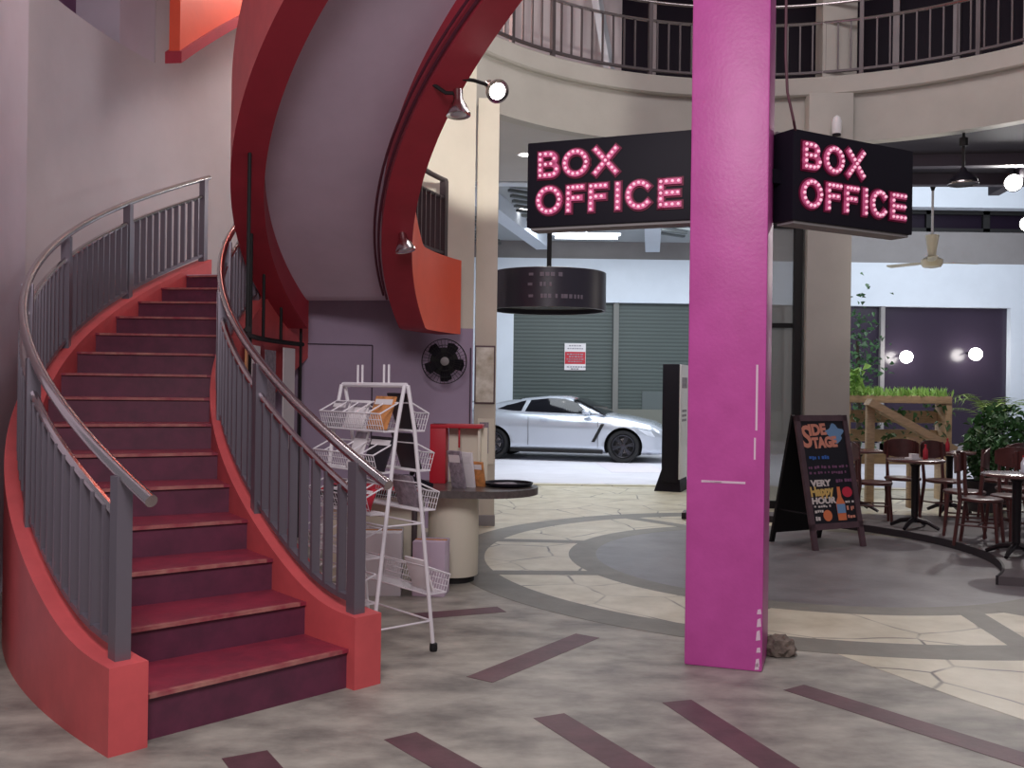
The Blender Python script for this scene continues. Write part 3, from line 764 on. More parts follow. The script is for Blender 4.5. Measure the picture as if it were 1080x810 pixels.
# ------------------------------------------------------------------ wire rack
rk = thing('wire_rack', 'white wire magazine rack standing beside the red stair', 'rack', (-.82, 5.82, 0), math.atan2(.75, -.66))
SPL = .215; RL = .67   # ridge runs along local x; near end at -RL/2
HT = 1.54
legs = []
for x in (-RL / 2, RL / 2):
    for sy in (-1, 1):
        l = MB().tube([(x, sy * .012, HT), (x, sy * .012 + sy * .05, HT - .25), (x, sy * SPL, .03)], .0115, 8).build('leg', M['white_wire'], rk)
        MB().lathe([(.02, 0), (.024, .015), (.022, .045), (.012, .05)], 12, Matrix.Translation((x, sy * (SPL + .003), 0))).build('rubber_foot', M['rubber'], l)
MB().tube([(-RL / 2, 0, HT), (RL / 2, 0, HT)], .015, 8).build('ridge_bar', M['white_wire'], rk)
for x in (-.16, -.11, .12, .17): MB().cyl((x, 0, HT), (x, 0, HT + .12), .007, 6).build('clip_rod', M['white_wire'], rk)
for z in (.18, .75):
    yy = SPL * (1 - z / HT) + .01
    for sy in (-1, 1): MB().cyl((-RL / 2, sy * yy, z), (RL / 2, sy * yy, z), .006, 6).build('tie_bar', M['white_wire'], rk)
    for x in (-RL / 2, RL / 2): MB().cyl((x, -yy, z), (x, yy, z), .006, 6).build('tie_bar', M['white_wire'], rk)
def basket(sy, z, dep):
    yl = SPL * (1 - z / HT) + .012; W_ = RL - .02; b_ = MB()
    y0, y1 = sy * yl, sy * (yl + dep); hf, hb = .10, .16
    # rim and floor frames
    for zz, yy0, yy1 in ((z, y0, y1 - sy * .03),):
        b_.tube([(-W_ / 2, yy0, zz), (W_ / 2, yy0, zz), (W_ / 2, yy1, zz), (-W_ / 2, yy1, zz)], .005, 6, closed=True)
    b_.tube([(-W_ / 2, y0, z + hb), (W_ / 2, y0, z + hb), (W_ / 2, y1, z + hf), (-W_ / 2, y1, z + hf)], .005, 6, closed=True)
    k_ = 26
    for i in range(k_ + 1):
        x = -W_ / 2 + W_ * i / k_
        b_.tube([(x, y0, z + .005), (x, y1 - sy * .03, z), (x, y1, z + hf)], .0022, 5)
    for i in range(6):
        x = -W_ / 2 + W_ * i / 5
        b_.tube([(x, y0, z + hb), (x, y1, z + hf)], .0045, 5)
    for q in (.33, .66): b_.cyl((-W_ / 2, y1 - sy * .03 * (1 - q), z + hf * q), (W_ / 2, y1 - sy * .03 * (1 - q), z + hf * q), .0024, 5)
    return b_.build('basket', M['white_wire'], rk)
F_ = 1       # the side that faces the stair
tiers = ((1.28, .12), (1.05, .13), (.82, .14), (.58, .15), (.33, .16))
for z, dep in tiers:
    for sy in (-1, 1):
        if not (sy == -F_ and z == .58): basket(sy, z, dep)
Xr = Matrix.Translation((-.82, 5.82, 0)) @ Matrix.Rotation(math.atan2(.75, -.66), 4, 'Z')
def magazine(label, x, sy, z, w_, h_, m_, lean=.35):
    yl = SPL * (1 - z / HT) + .012
    X_ = Xr @ Matrix.Translation((x, sy * (yl + .06), z + .008)) @ Matrix.Rotation(sy * lean, 4, 'X')
    o = thing('magazine', label, 'magazine', (0, 0, 0), 0, 'magazines in the wire rack'); o.matrix_world = X_
    MB().bbox((0, 0, h_ / 2), (w_, .012, h_), .003).build('cover', m_, o)
    MB().box((0, sy * .0075, h_ * .82), (w_ * .86, .002, h_ * .16)).build('masthead', M['paper'] if m_ is not M['paper'] else M['paper_grey'], o, smooth=0)
magazine('orange magazine in the top basket of the wire rack', -.2, F_, 1.28, .2, .2, M['paper_warm'])
magazine('pale magazine in the middle of the top basket of the wire rack', .05, F_, 1.28, .2, .17, M['paper'])
magazine('grey magazine at the far end of the top basket of the wire rack', .26, F_, 1.28, .16, .16, M['paper_grey'])
magazine('white leaflet standing tall in the second basket of the wire rack', .0, F_, 1.05, .13, .24, M['paper'])
magazine('black magazine in the second basket of the wire rack', -.22, F_, 1.05, .22, .2, M['paper_dark'])
magazine('red magazine in the third basket of the wire rack', -.12, F_, .82, .24, .13, M['paper_red'])
magazine('black magazine in the third basket of the wire rack', .16, F_, .82, .2, .12, M['paper_dark'])
magazine('black magazine in the top basket on the counter side of the rack', -.2, -F_, 1.28, .2, .22, M['paper_dark'])
magazine('black magazine in the second basket on the counter side of the rack', -.2, -F_, 1.05, .2, .22, M['paper_dark'])
magazine('grey magazine in the third basket on the counter side of the rack', -.15, -F_, .82, .22, .2, M['paper_grey'])
magazine('pale leaflet in the lowest basket on the counter side of the rack', -.2, -F_, .33, .2, .2, M['paper'])

# ------------------------------------------------------------------ counter
ct = thing('counter', 'round ended dark topped counter on a cream drum beside the rack', 'counter', (-.21, 7.84, 0))
def rounded(x0, r_, n_=20): return [(x0, -r_)] + [(r_ * math.cos(RAD(-90 + 180 * i / n_)), r_ * math.sin(RAD(-90 + 180 * i / n_))) for i in range(n_ + 1)] + [(x0, r_)]
MB().prism(rounded(-1.25, .43), .69, .745).build('worktop', M['counter'], ct, 30)
MB().lathe([(.17, 0), (.17, .05)], 40, Matrix.Translation((-.24, -.03, 0))).build('plinth', M['black_matt'], ct)
MB().lathe([(.198, .05), (.2, .055), (.2, .69)], 48, Matrix.Translation((-.24, -.03, 0))).build('drum', M['cream'], ct)
MB().box((-.86, .0, .345), (.75, .3, .69)).build('body', M['cream'], ct, smooth=0)
MB().bbox((-.86, -.2, .72), (.78, .46, .058), .004).build('red_trim', M['red_board'], ct)
MB().cyl((-.52, -.33, 0), (-.52, -.33, .69), .022, 12).build('leg', M['rail_dark'], ct)
cx, cy, cz = -.21, 7.84, .745
rs = thing('display_stand', 'red display stand on the counter beside the beige column', 'stand', (-.46, 8.05, .7455), RAD(-4))
MB().bbox((-.13, 0, .24), (.13, .16, .48), .004).build('side_panel', M['red_board'], rs)
MB().bbox((.02, 0, .465), (.42, .18, .03), .004).build('top_board', M['red_board'], rs)
MB().box((.1, .085, .225), (.32, .012, .45)).build('back_board', M['cream'], rs, smooth=0)
MB().bbox((.2, .02, .225), (.02, .12, .45), .003).build('post', M['cream'], rs)
MB().bbox((.04, -.04, .37), (.015, .015, .16), .003).build('divider', M['red_board'], rs)
def brochure(label, x, y, rz, lean, m_, w_=.13, h_=.26, z=.7455):
    o = thing('brochure', label, 'brochure', (x, y, z), rz, 'brochures on the counter')
    X_ = Matrix.Rotation(lean, 4, 'Y')
    MB().bbox((0, 0, h_ / 2), (.02, w_, h_), .003, 0, X_).build('cover', m_, o)
    MB().box((-.011, 0, h_ * .8), (.003, w_ * .8, h_ * .2), 0, X_).build('heading', M['paper'], o, smooth=0)
brochure('grey brochure leaning on the counter in front of the red stand', -.40, 7.66, RAD(55), RAD(-14), M['paper_grey'], .13, .3)
brochure('white brochure leaning behind the grey one on the counter', -.33, 7.72, RAD(55), RAD(-10), M['paper'], .13, .28)
brochure('small orange brochure at the column end of the counter', -.24, 7.80, RAD(55), RAD(-12), M['paper_warm'], .1, .2)
ty = thing('tray', 'dark oval tray lying at the rounded end of the counter', 'tray', (-.02, 7.85, .7455))
MB().lathe([(.12, 0), (.19, .01), (.2, .03), (.19, .032), (.18, .014), (.01, .01)], 32).build('dish', M['black'], ty)
MB().box((-.02, -.02, .02), (.16, .1, .012), .3).build('leaflet', M['paper_grey'], ty, smooth=0)
# phone and cartons by the rack
ph = thing('telephone', 'black desk telephone on the counter behind the wire rack', 'telephone', (-.72, 7.66, .7505), RAD(20))
MB().prism([(-.1, 0), (.1, 0), (.1, .03), (-.06, .09), (-.1, .09)], -.08, .08, Matrix.Rotation(PI / 2, 4, 'X')).build('base', M['black'], ph, smooth=0)
MB().tube([(-.03, -.09, .09), (-.02, -.06, .13), (-.02, .06, .13), (-.03, .09, .09)], .02, 8).build('handset', M['black_matt'], ph)
def carton(label, loc, d, rz, m_):
    o = thing('carton', label, 'carton', loc, rz, 'cartons under the counter')
    MB().bbox((0, 0, d[2] / 2), d, .006).build('body', m_, o)
    MB().box((0, 0, d[2] + .001), (d[0] * .99, .05, .003)).build('tape', M['paper_warm'], o, smooth=0)
carton('cream carton on the floor behind the wire rack', (-1.02, 7.32, 0), (.44, .32, .46), .06, M['white'])
carton('lilac crate with slots on the floor beside the counter drum', (-.58, 7.28, 0), (.24, .22, .4), -.1, M['soffit'])

# ------------------------------------------------------------------ blackboard A-frame
af = thing('blackboard_sign', 'brown framed chalkboard sandwich sign at the edge of the cafe', 'sign', (3.22, 9.60, 0), RAD(28))
TH = RAD(12.3); PW, PH = .70, 1.3
Xb = Matrix.Translation((-.0, 0, 0)) @ Matrix.Translation((0, .0, 0)) @ Matrix.Rotation(-TH, 4, 'X')
Xb = Matrix.Rotation(-TH, 4, 'X')
def bx_(mb, x, z, w_, h_, d=.03, y=0): mb.box((x, y, z), (w_, d, h_), 0, Xb)
f = MB(); bx_(f, -PW / 2 + .03, .66, .06, 1.32); bx_(f, PW / 2 - .03, .66, .06, 1.32); bx_(f, 0, 1.29, PW, .06); bx_(f, 0, .22, PW, .06)
f.build('frame', M['frame_brown'], af, smooth=0)
f = MB(); bx_(f, 0, .75, PW - .1, 1.04, .012, .004); fb = f.build('board', M['board'], af, smooth=0)
Xt = Xb @ Matrix.Translation((0, -.004, 0)) @ Matrix.Rotation(PI / 2, 4, 'X') @ Matrix.Diagonal((1.3, 1, 1, 1))
def tx(txt, size, x, z, m_, bold=.0, name='lettering', rot=0, sx=1.):
    MB().text(txt, size, Xt @ Matrix.Translation((x, z, 0)) @ Matrix.Rotation(rot, 4, 'Z') @ Matrix.Diagonal((sx, 1, 1, 1)), .0015, 'CENTER', bold).build(name, m_, fb, smooth=0)
def bl_(poly, m_, name, zo=.0):
    MB().prism(poly, -.001 + zo, .001 + zo, Xt).build(name, m_, fb, smooth=0)
random.seed(2)
bl_([(.12 + (.085 + .02 * math.sin(5 * a)) * math.cos(a), 1.135 + (.085 + .02 * math.sin(4 * a + 1)) * math.sin(a)) for a in [2 * PI * i / 28 for i in range(28)]], M['chalk_pale'], 'splash', .0)
tx('IDE', .15, -.055, 1.125, M['chalk_salmon'], .008, rot=.06, sx=.8); tx('TAGE', .14, .005, 1.0, M['chalk_salmon'], .008, rot=.05, sx=.72)
MB().text('S', .30, Xt @ Matrix.Translation((-.175, 1.005, .001)) @ Matrix.Diagonal((.72, 1, 1, 1)), .0015, 'CENTER', .008).build('lettering', M['chalk_salmon'], fb, smooth=0)
def scrawl(x0, x1, z, m_, h_=.03):
    mb = MB(); x = x0
    while x < x1:
        l = random.uniform(.012, .026); mb.box((x + l / 2, z + random.uniform(-.004, .004), .001), (l, h_ * random.uniform(.7, 1.1), .002), 0, Xt); x += l + random.choice((.006, .006, .022))
    mb.build('lettering', m_, fb, smooth=0)
scrawl(-.18, .02, .895, M['chalk_blue'], .035); scrawl(-.2, .2, .80, M['chalk_dim'], .026); scrawl(-.2, .18, .745, M['chalk_dim'], .026); scrawl(.06, .21, .66, M['chalk_dim'], .03)
tx('VERY', .085, -.1, .615, M['chalk_white'], .004); tx('Happy', .125, -.10, .525, M['chalk_yellow'], .006, rot=.05, sx=.72); tx('HOUR', .085, -.095, .445, M['chalk_white'], .004)
bl_([(.03, .27), (.115, .27), (.118, .44), (.092, .5), (.088, .6), (.058, .6), (.054, .5), (.027, .44)], M['chalk_orange'], 'bottle')
bl_([(.03, .34), (.115, .34), (.115, .43), (.03, .43)], M['chalk_pale'], 'bottle_label', .002)
bl_([(.16 + .052 * math.cos(2 * PI * i / 24), .545 + .052 * math.sin(2 * PI * i / 24)) for i in range(24)], M['chalk_red'], 'badge')
bl_([(-.075 + .045 * math.cos(2 * PI * i / 20), .325 + .055 * math.sin(2 * PI * i / 20)) for i in range(20)], M['chalk_orange'], 'glass_drawing')
scrawl(-.2, -.03, .415, M['chalk_white'], .022); scrawl(.125, .21, .45, M['chalk_white'], .022); scrawl(-.2, -.13, .37, M['chalk_white'], .03); scrawl(-.2, -.14, .3, M['chalk_white'], .04); scrawl(.13, .2, .385, M['chalk_salmon'], .04); scrawl(.13, .21, .3, M['chalk_salmon'], .035)
# rear leaf
Xr2 = Matrix.Translation((0, .60, 0)) @ Matrix.Rotation(RAD(12.3), 4, 'X')
f = MB(); f.box((0, 0, .70), (PW - .02, .02, 1.2), 0, Xr2); f.build('rear_board', M['black_matt'], af, smooth=0)
for sx in (-1, 1):
    f = MB(); f.box((sx * (PW / 2 - .03), 0, .66), (.05, .03, 1.32), 0, Xr2); f.build('rear_leg', M['black_matt'], af, smooth=0)
f = MB(); f.cyl(Xb @ Vector((-.32, .02, .35)), Xr2 @ Vector((-.32, 0, .35)), .008, 6); f.build('stay', M['iron'], af)

# ------------------------------------------------------------------ totem board by the road
tt = thing('display_totem', 'tall black display board with a white face behind the pink column', 'display board', (2.46, 14.85, 0), RAD(-20.5))
MB().bbox((0, 0, 1.02), (.25, .62, 1.75), .008).build('panel', M['black'], tt)
MB().bbox((.135, 0, 1.04), (.02, .6, 1.7), .004).build('face', M['white'], tt)
MB().prism([(-.24, 0), (.16, 0), (.125, .34), (-.125, .34)], -.28, .28, Matrix.Rotation(PI / 2, 4, 'X')).build('foot', M['black'], tt, smooth=0)
mb = MB()
for z in (1.2, 1.13, 1.06): mb.box((.146, 0, z), (.003, .34, .035))
mb.box((.146, 0, 1.62), (.003, .4, .16)); mb.build('print', M['paper_grey'], tt, smooth=0)

# ------------------------------------------------------------------ car
car = thing('car', 'silver two door coupe parked in front of the shutter', 'car', (1.17, 21.55, -.03), RAD(-13.3))
def interp(tab, x):
    for (x0, v0), (x1, v1) in zip(tab, tab[1:]):
        if x <= x1:
            t = (x - x0) / (x1 - x0); t = t * t * (3 - 2 * t) * .35 + t * .65; return v0 + (v1 - v0) * t
    return tab[-1][1]
belt = [(-2.32, .78), (-2.26, 1.02), (-1.9, 1.03), (-1.4, 1.04), (-.6, 1.0), (.3, .98), (.95, .98), (1.4, .93), (1.9, .83), (2.2, .70), (2.33, .52)]
hw_ = [(-2.32, .70), (-2.15, .86), (-1.6, .95), (-1.2, .955), (-.5, .93), (.5, .93), (1.2, .95), (1.6, .95), (2.0, .88), (2.2, .74), (2.33, .55)]
low = [(-2.32, .45), (-2.1, .28), (-1.4, .2), (1.4, .18), (2.1, .18), (2.33, .24)]
xs_ = [-2.32 + 4.65 * i / 46 for i in range(47)]
body = MB(); rings = []
for x in xs_:
    B_, H_, L_ = interp(belt, x), interp(hw_, x), interp(low, x); h_ = B_ - L_
    half = [(0, L_), (H_ * .86, L_), (H_ * .97, L_ + .06 * h_ / .7), (H_ * .985, L_ + .2 * h_), (H_ * .965, L_ + .42 * h_), (H_, L_ + .62 * h_), (H_ * .985, L_ + .8 * h_), (H_ * .93, L_ + .93 * h_), (H_ * .84, B_), (H_ * .5, B_ + .025), (0, B_ + .035)]
    rings.append([(x, -y, z) for y, z in half] + [(x, y, z) for y, z in half[-2:0:-1]])
o_ = 0; nr = len(rings[0])
for r_ in rings: body.v += r_
for i in range(len(rings) - 1):
    for j_ in range(nr): body.f.append([i * nr + j_, i * nr + (j_ + 1) % nr, (i + 1) * nr + (j_ + 1) % nr, (i + 1) * nr + j_]); body.m.append(0)
body.f.append(list(range(nr))); body.f.append([(len(rings) - 1) * nr + j_ for j_ in range(nr)][::-1]); body.m += [0, 0]
bo = body.build('body', [M['silver'], M['black_matt']], None, 50)
cut = MB()
for x in (-1.39, 1.39):
    for sy in (-1, 1): cut.cyl((x, sy * .62, .34), (x, sy * 1.2, .34), .395, 32)
co = cut.build('cut', M['black_matt'], None, 0)
md = bo.modifiers.new('b', 'BOOLEAN'); md.object = co; md.operation = 'DIFFERENCE'; md.solver = 'EXACT'
dg = bpy.context.evaluated_depsgraph_get(); me = bpy.data.meshes.new_from_object(bo.evaluated_get(dg))
bo.modifiers.clear(); bo.data = me; bpy.data.objects.remove(co); bo.parent = car
for p in me.polygons:
    c_ = p.center
    for x in (-1.39, 1.39):
        if math.hypot(c_.x - x, c_.z - .34) < .399 and abs(c_.y) < .9 and abs(p.normal.y) < .95: p.material_index = 1
        if math.hypot(c_.x - x, c_.z - .34) < .38 and .6 < abs(c_.y) < .65: p.material_index = 1
roof = [(-2.05, 1.05), (-1.7, 1.12), (-1.2, 1.235), (-.7, 1.325), (-.2, 1.368), (.1, 1.365), (.4, 1.31), (.7, 1.18), (1.05, .99)]
gtop = [(-2.05, .5), (-1.4, .56), (-.7, .60), (.1, .60), (.5, .62), (1.05, .70)]
def gpt(x, v, off=0.):
    """greenhouse surface: v 0 at the belt, 1 at the roof edge"""
    zb_, zt_ = interp(belt, x) - .01, interp(roof, x); wb_, wt_ = interp(hw_, x) * .86, interp(gtop, x)
    zt_ = max(zt_, zb_ + .01); wt_ = wb_ + (wt_ - wb_) * min(1, (zt_ - zb_) / .34)
    return (x, -(wb_ + (wt_ - wb_) * v + .03 * math.sin(PI * v) + off), zb_ + (zt_ - .03 - zb_) * v)
gh = MB(); ng = 36; rg = []
for i in range(ng + 1):
    x = -2.05 + 3.1 * i / ng; L_ = [gpt(x, v) for v in (0, .25, .5, .75, 1)]; zt_ = interp(roof, x)
    L_ += [(x, L_[-1][1] * .8, max(zt_, L_[-1][2]) - .008), (x, L_[-1][1] * .4, max(zt_, L_[-1][2]) + .002)]
    rg.append(L_ + [(a, -b_, c_) for a, b_, c_ in L_[::-1]])
ngv = len(rg[0])
for r_ in rg: gh.v += r_
for i in range(ng):
    for j_ in range(ngv): gh.f.append([i * ngv + j_, i * ngv + (j_ + 1) % ngv, (i + 1) * ngv + (j_ + 1) % ngv, (i + 1) * ngv + j_]); gh.m.append(0)
gh.f.append(list(range(ngv))); gh.f.append([ng * ngv + j_ for j_ in range(ngv)][::-1]); gh.m += [0, 0]
gh.build('roof', M['silver'], car, 50)
def side_glass(pts, sy, name):
    """pts: outline (x, v) on the greenhouse side"""
    mb = MB(); n_ = len(pts) // 2; lo_, hi_ = pts[:n_], pts[n_:][::-1]
    S = 10
    for (a, b_), (c_, d_) in zip(zip(lo_, lo_[1:]), zip(hi_, hi_[1:])):
        for i in range(S):
            q = []
            for t in (i / S, (i + 1) / S):
                q.append((a[0] + (b_[0] - a[0]) * t, a[1] + (b_[1] - a[1]) * t)); q.append((c_[0] + (d_[0] - c_[0]) * t, c_[1] + (d_[1] - c_[1]) * t))
            vs = []
            for s_ in range(5):
                for (pa, pb) in ((q[0], q[1]), (q[2], q[3])):
                    x = pa[0] + (pb[0] - pa[0]) * s_ / 4; v = pa[1] + (pb[1] - pa[1]) * s_ / 4; g_ = gpt(x, v, .008); vs.append((g_[0], g_[1] * sy, g_[2]))
            mb.add(vs, [(2 * s_, 2 * s_ + 1, 2 * s_ + 3, 2 * s_ + 2) for s_ in range(4)])
    mb.build(name, M['carglass'], car, 40)
for sy in (1, -1):
    side_glass([(-.72, .12), (-.2, .1), (.3, .1), (.74, .12), (.36, .88), (.1, .92), (-.2, .93), (-.62, .9)], sy, 'side_window')
    side_glass([(-1.32, .3), (-1.0, .14), (-.8, .13), (-.72, .88), (-.8, .86), (-1.12, .7)], sy, 'quarter_window')
# windscreen and rear screen
def screen(name, xa, xb, shrink):
    mb = MB(); n_ = 10; k_ = 12; o2 = 0
    for i in range(n_ + 1):
        x = xa + (xb - xa) * i / n_; g_ = gpt(x, 1); zt_ = interp(roof, x)
        for j_ in range(k_ + 1):
            y = (2 * j_ / k_ - 1); yy = -g_[1] * shrink * y; zz = g_[2] + (max(zt_, g_[2]) + .012 - g_[2]) * (1 - abs(y) ** 3) + .006
            mb.v.append((x + .004, yy, zz))
    for i in range(n_):
        for j_ in range(k_): mb.f.append([i * (k_ + 1) + j_, i * (k_ + 1) + j_ + 1, (i + 1) * (k_ + 1) + j_ + 1, (i + 1) * (k_ + 1) + j_]); mb.m.append(0)
    mb.build(name, M['carglass'], car, 60)
screen('windscreen', .3, 1.0, 1.12); screen('rear_window', -1.75, -.85, .96)
def wheel(x, sy):
    Xw = Matrix.Translation((x, sy * .8, .345)) @ Matrix.Rotation(-sy * PI / 2, 4, 'X')
    t = MB().lathe([(.24, -.1), (.32, -.105), (.343, -.07), (.345, 0), (.343, .07), (.32, .105), (.255, .1), (.25, .03)], 36, Xw).build('wheel', M['rubber'], car)
    r_ = MB().lathe([(.25, .06), (.235, .095), (.22, .09), (.21, .04)], 32, Xw, cap=False)
    for k_ in range(6):
        a = 2 * PI * k_ / 6 + .2
        for da_ in (-.13, .13): r_.bar(Xw @ Vector((.045 * math.cos(a), .045 * math.sin(a), .085)), Xw @ Vector((.225 * math.cos(a + da_), .225 * math.sin(a + da_), .08)), .03, .02, Xw.to_3x3() @ Vector((0, 0, 1)))
    r_.lathe([(.055, .06), (.05, .095), (.02, .1)], 16, Xw); r_.build('rim', M['rim'], t)
    MB().lathe([(.15, .0), (.16, .03)], 20, Xw).build('brake_disc', M['steel'], t)
for x in (-1.39, 1.39):
    for sy in (-1, 1): wheel(x, sy)
for sy in (-1, 1):
    mr = MB().ball((.62, sy * .97, 1.04), .1, 12, .62); mr.bar((.66, sy * .84, 1.0), (.63, sy * .92, 1.02), .05, .03); mr.build('mirror', M['silver'], car)
    MB().prism([(.93, .80), (1.0, .80), (.80, .42), (.73, .42)], -.006, .006, Matrix.Translation((0, sy * .944, 0)) @ Matrix.Rotation(PI / 2, 4, 'X')).build('fender_vent', M['black_matt'], car, smooth=0)
    MB().bbox((-.02, sy * .915, .215), (1.98, .05, .07), .01).build('side_skirt', M['black_matt'], car)
    MB().prism([(1.84, .70), (2.12, .66), (2.2, .56), (2.05, .58), (1.95, .63)], -.012, .012, Matrix.Translation((0, sy * .845, .03)) @ Matrix.Rotation(sy * RAD(18), 4, 'Z') @ Matrix.Rotation(PI / 2, 4, 'X')).build('headlight', M['headlight'], car, smooth=0)
    MB().bbox((-.28, sy * .945, .86), (.16, .02, .025), .006).build('door_handle', M['silver'], car)
    s_ = MB(); s_.box((.86, sy * .93, .6), (.006, .01, .6)); s_.box((-.62, sy * .94, .62), (.006, .01, .6)); s_.build('door_gap', M['black_matt'], car, smooth=0)
MB().bbox((2.28, 0, .42), (.12, 1.0, .16), .02).build('grille', M['black_matt'], car)
sp = MB().bbox((-2.16, 0, 1.2), (.24, 1.5, .035), .01)
for sy in (-1, 1): sp.bar((-2.1, sy * .62, 1.02), (-2.16, sy * .62, 1.2), .12, .03)
sp.build('spoiler', M['silver'], car)
for y_ in (-.62, -.36, .36, .62): MB().lathe([(.075, 0), (.08, .02), (.05, .03)], 20, Matrix.Translation((-2.29, y_, .88)) @ Matrix.Rotation(-PI / 2, 4, 'Y')).build('tail_light', M['chalk_red'], car)

# ------------------------------------------------------------------ cafe furniture
ZP = .07
def make_chair(label):
    t = thing('cafe_chair', label, 'chair', (0, 0, 0), 0, 'brown wooden cafe chairs')
    MB().lathe([(.19, .425), (.205, .435), (.205, .455), (.19, .462), (.1, .456), (.01, .455)], 28).build('seat', M['dark_wood'], t)
    for sx in (-1, 1):
        MB().tube([(sx * .15, -.15, .43), (sx * .175, -.185, 0)], [.019, .015], 8).build('leg', M['dark_wood'], t)
        MB().tube([(sx * .15, .17, .88), (sx * .155, .165, .6), (sx * .15, .15, .43), (sx * .165, .2, 0)], [.016, .018, .02, .016], 8).build('leg', M['dark_wood'], t)
    bk = MB(); n_ = 12
    for dy in (0, .018):
        pass
    o2 = []
    for i in range(n_ + 1):
        a = -1 + 2 * i / n_; y = .185 + .06 * (1 - a * a) - .03; zt_ = .90 - .05 * abs(a) ** 3; zb2 = .68 + .04 * abs(a) ** 2
        o2.append([(a * .2, y, zb2), (a * .2, y + .016, zb2), (a * .2, y + .022, zt_), (a * .2, y + .006, zt_)])
    for q in o2: bk.v += q
    for i in range(n_):
        for j_ in range(4): bk.f.append([i * 4 + j_, i * 4 + (j_ + 1) % 4, i * 4 + 4 + (j_ + 1) % 4, i * 4 + 4 + j_]); bk.m.append(0)
    bk.f += [[0, 1, 2, 3], [n_ * 4 + 3, n_ * 4 + 2, n_ * 4 + 1, n_ * 4]]; bk.m += [0, 0]
    bk.build('backrest', M['dark_wood'], t)
    s_ = MB(); s_.cyl((-.165, -.17, .2), (-.16, .18, .2), .009, 6); s_.cyl((.165, -.17, .2), (.16, .18, .2), .009, 6); s_.cyl((-.162, 0, .2), (.162, 0, .2), .009, 6)
    s_.build('stretcher', M['dark_wood'], t)
    return t
ch0 = make_chair('wooden cafe chair nearest the blackboard sign')
ch0.location = (4.06, 11.02, ZP); ch0.rotation_euler = (0, 0, RAD(75))
for (x, y, rz, lb_) in (
    (4.52, 9.47, 55, 'wooden cafe chair with its back to the middle of the cafe, by the near table'),
    (4.68, 10.15, -115, 'wooden cafe chair pulled up in front of the napkin table'),
    (4.98, 9.75, -75, 'wooden cafe chair cut by the frame edge behind the near table'),
    (5.0, 11.35, 25, 'wooden cafe chair between the napkin table and the planter'),
    (5.72, 11.45, -150, 'wooden cafe chair in front of the leafy bush'),
    (4.62, 11.6, -15, 'wooden cafe chair below the slanting timber plank'),
    (5.42, 10.55, 150, 'wooden cafe chair near the frame edge in front of the low dark bush')):
    dup(ch0, (x, y, ZP), RAD(rz), lb_)
def make_table(label):
    t = thing('cafe_table', label, 'table', (0, 0, 0), 0, 'round cafe tables')
    MB().lathe([(.28, .715), (.3, .722), (.3, .74), (.285, .748), (.01, .75)], 36).build('table_top', M['table_top'], t)
    MB().lathe([(.06, .69), (.04, .66), (.035, .1), (.06, .07)], 16).build('pedestal', M['iron'], t)
    for k_ in range(4):
        a = RAD(45 + 90 * k_); c_, s_ = math.cos(a), math.sin(a)
        MB().tube([(.03 * c_, .03 * s_, .1), (.15 * c_, .15 * s_, .075), (.26 * c_, .26 * s_, .02)], [.028, .024, .018], 8).build('foot', M['iron'], t)
    return t
t0 = make_table('cafe table with a white napkin behind the blackboard sign'); t0.location = (4.34, 10.56, ZP)
for (x, y, lb_) in ((4.56, 8.86, 'cafe table nearest the camera at the edge of the deck'), (4.25, 12.05, 'cafe table under the slanting timber plank'), (5.35, 12.0, 'cafe table in front of the bushes')):
    dup(t0, (x, y, ZP), 0, lb_)
nk = thing('napkin', 'folded white napkin on the table by the blackboard sign', 'napkin', (4.26, 10.44, ZP + .751), .4)
MB().prism([(-.06, -.05), (.06, -.05), (.06, .05), (-.06, .05)], 0, .02).build('fold', M['white'], nk, smooth=0)
MB().prism([(-.05, -.04), (.05, -.04), (0, .05)], .02, .06).build('top_fold', M['paper'], nk, smooth=0)
def bottle(label, x, y, z, m_):
    o = thing('bottle', label, 'bottle', (x, y, z), 0, 'small bottles on the cafe tables')
    MB().lathe([(.024, 0), (.026, .01), (.026, .09), (.011, .12), (.01, .14)], 14).build('body', m_, o)
    MB().lathe([(.012, .14), (.012, .155)], 12).build('cap', M['red_board'], o)
bottle('red sauce bottle on the table by the blackboard sign', 4.44, 10.54, ZP + .751, M['paper_red'])
bottle('red sauce bottle on the table in front of the bushes', 5.3, 11.95, ZP + .751, M['paper_red'])
bottle('clear bottle on the cafe table nearest the camera', 4.64, 8.9, ZP + .751, M['headlight'])

# timber planter, slanting beam, plants
def leaves(mb, pts, size, up=.3, asp=.35, seed=1):
    rnd = random.Random(seed)
    for p in pts:
        L_ = size * rnd.uniform(.6, 1.3); d = Vector((rnd.gauss(0, 1), rnd.gauss(0, 1), rnd.gauss(up, .7))).normalized(); s_ = d.cross(Vector((rnd.gauss(0, 1), rnd.gauss(0, 1), 1))).normalized() * L_ * asp
        b_ = Vector(p); mid = b_ + d * L_ * .5 + Vector((0, 0, .02)); tip = b_ + d * L_ - Vector((0, 0, L_ * .15))
        mb.add([b_, mid - s_, tip, mid + s_], [(0, 1, 2, 3)])
pt = thing('planter', 'tall timber planter box topped with bright green foliage', 'planter', (5.2, 13.4, ZP))
MB().bbox((0, 0, 1.36), (1.42, .4, .1), .008).build('trough', M['wood'], pt)
for x in (-.68, .68): MB().bbox((x, 0, .66), (.08, .36, 1.32), .006).build('post', M['wood'], pt)
for z in (1.12, .86, .55): MB().bbox((.0, .12, z), (1.34, .03, .17), .004).build('board', M['wood'], pt)
rnd = random.Random(4); mb = MB()
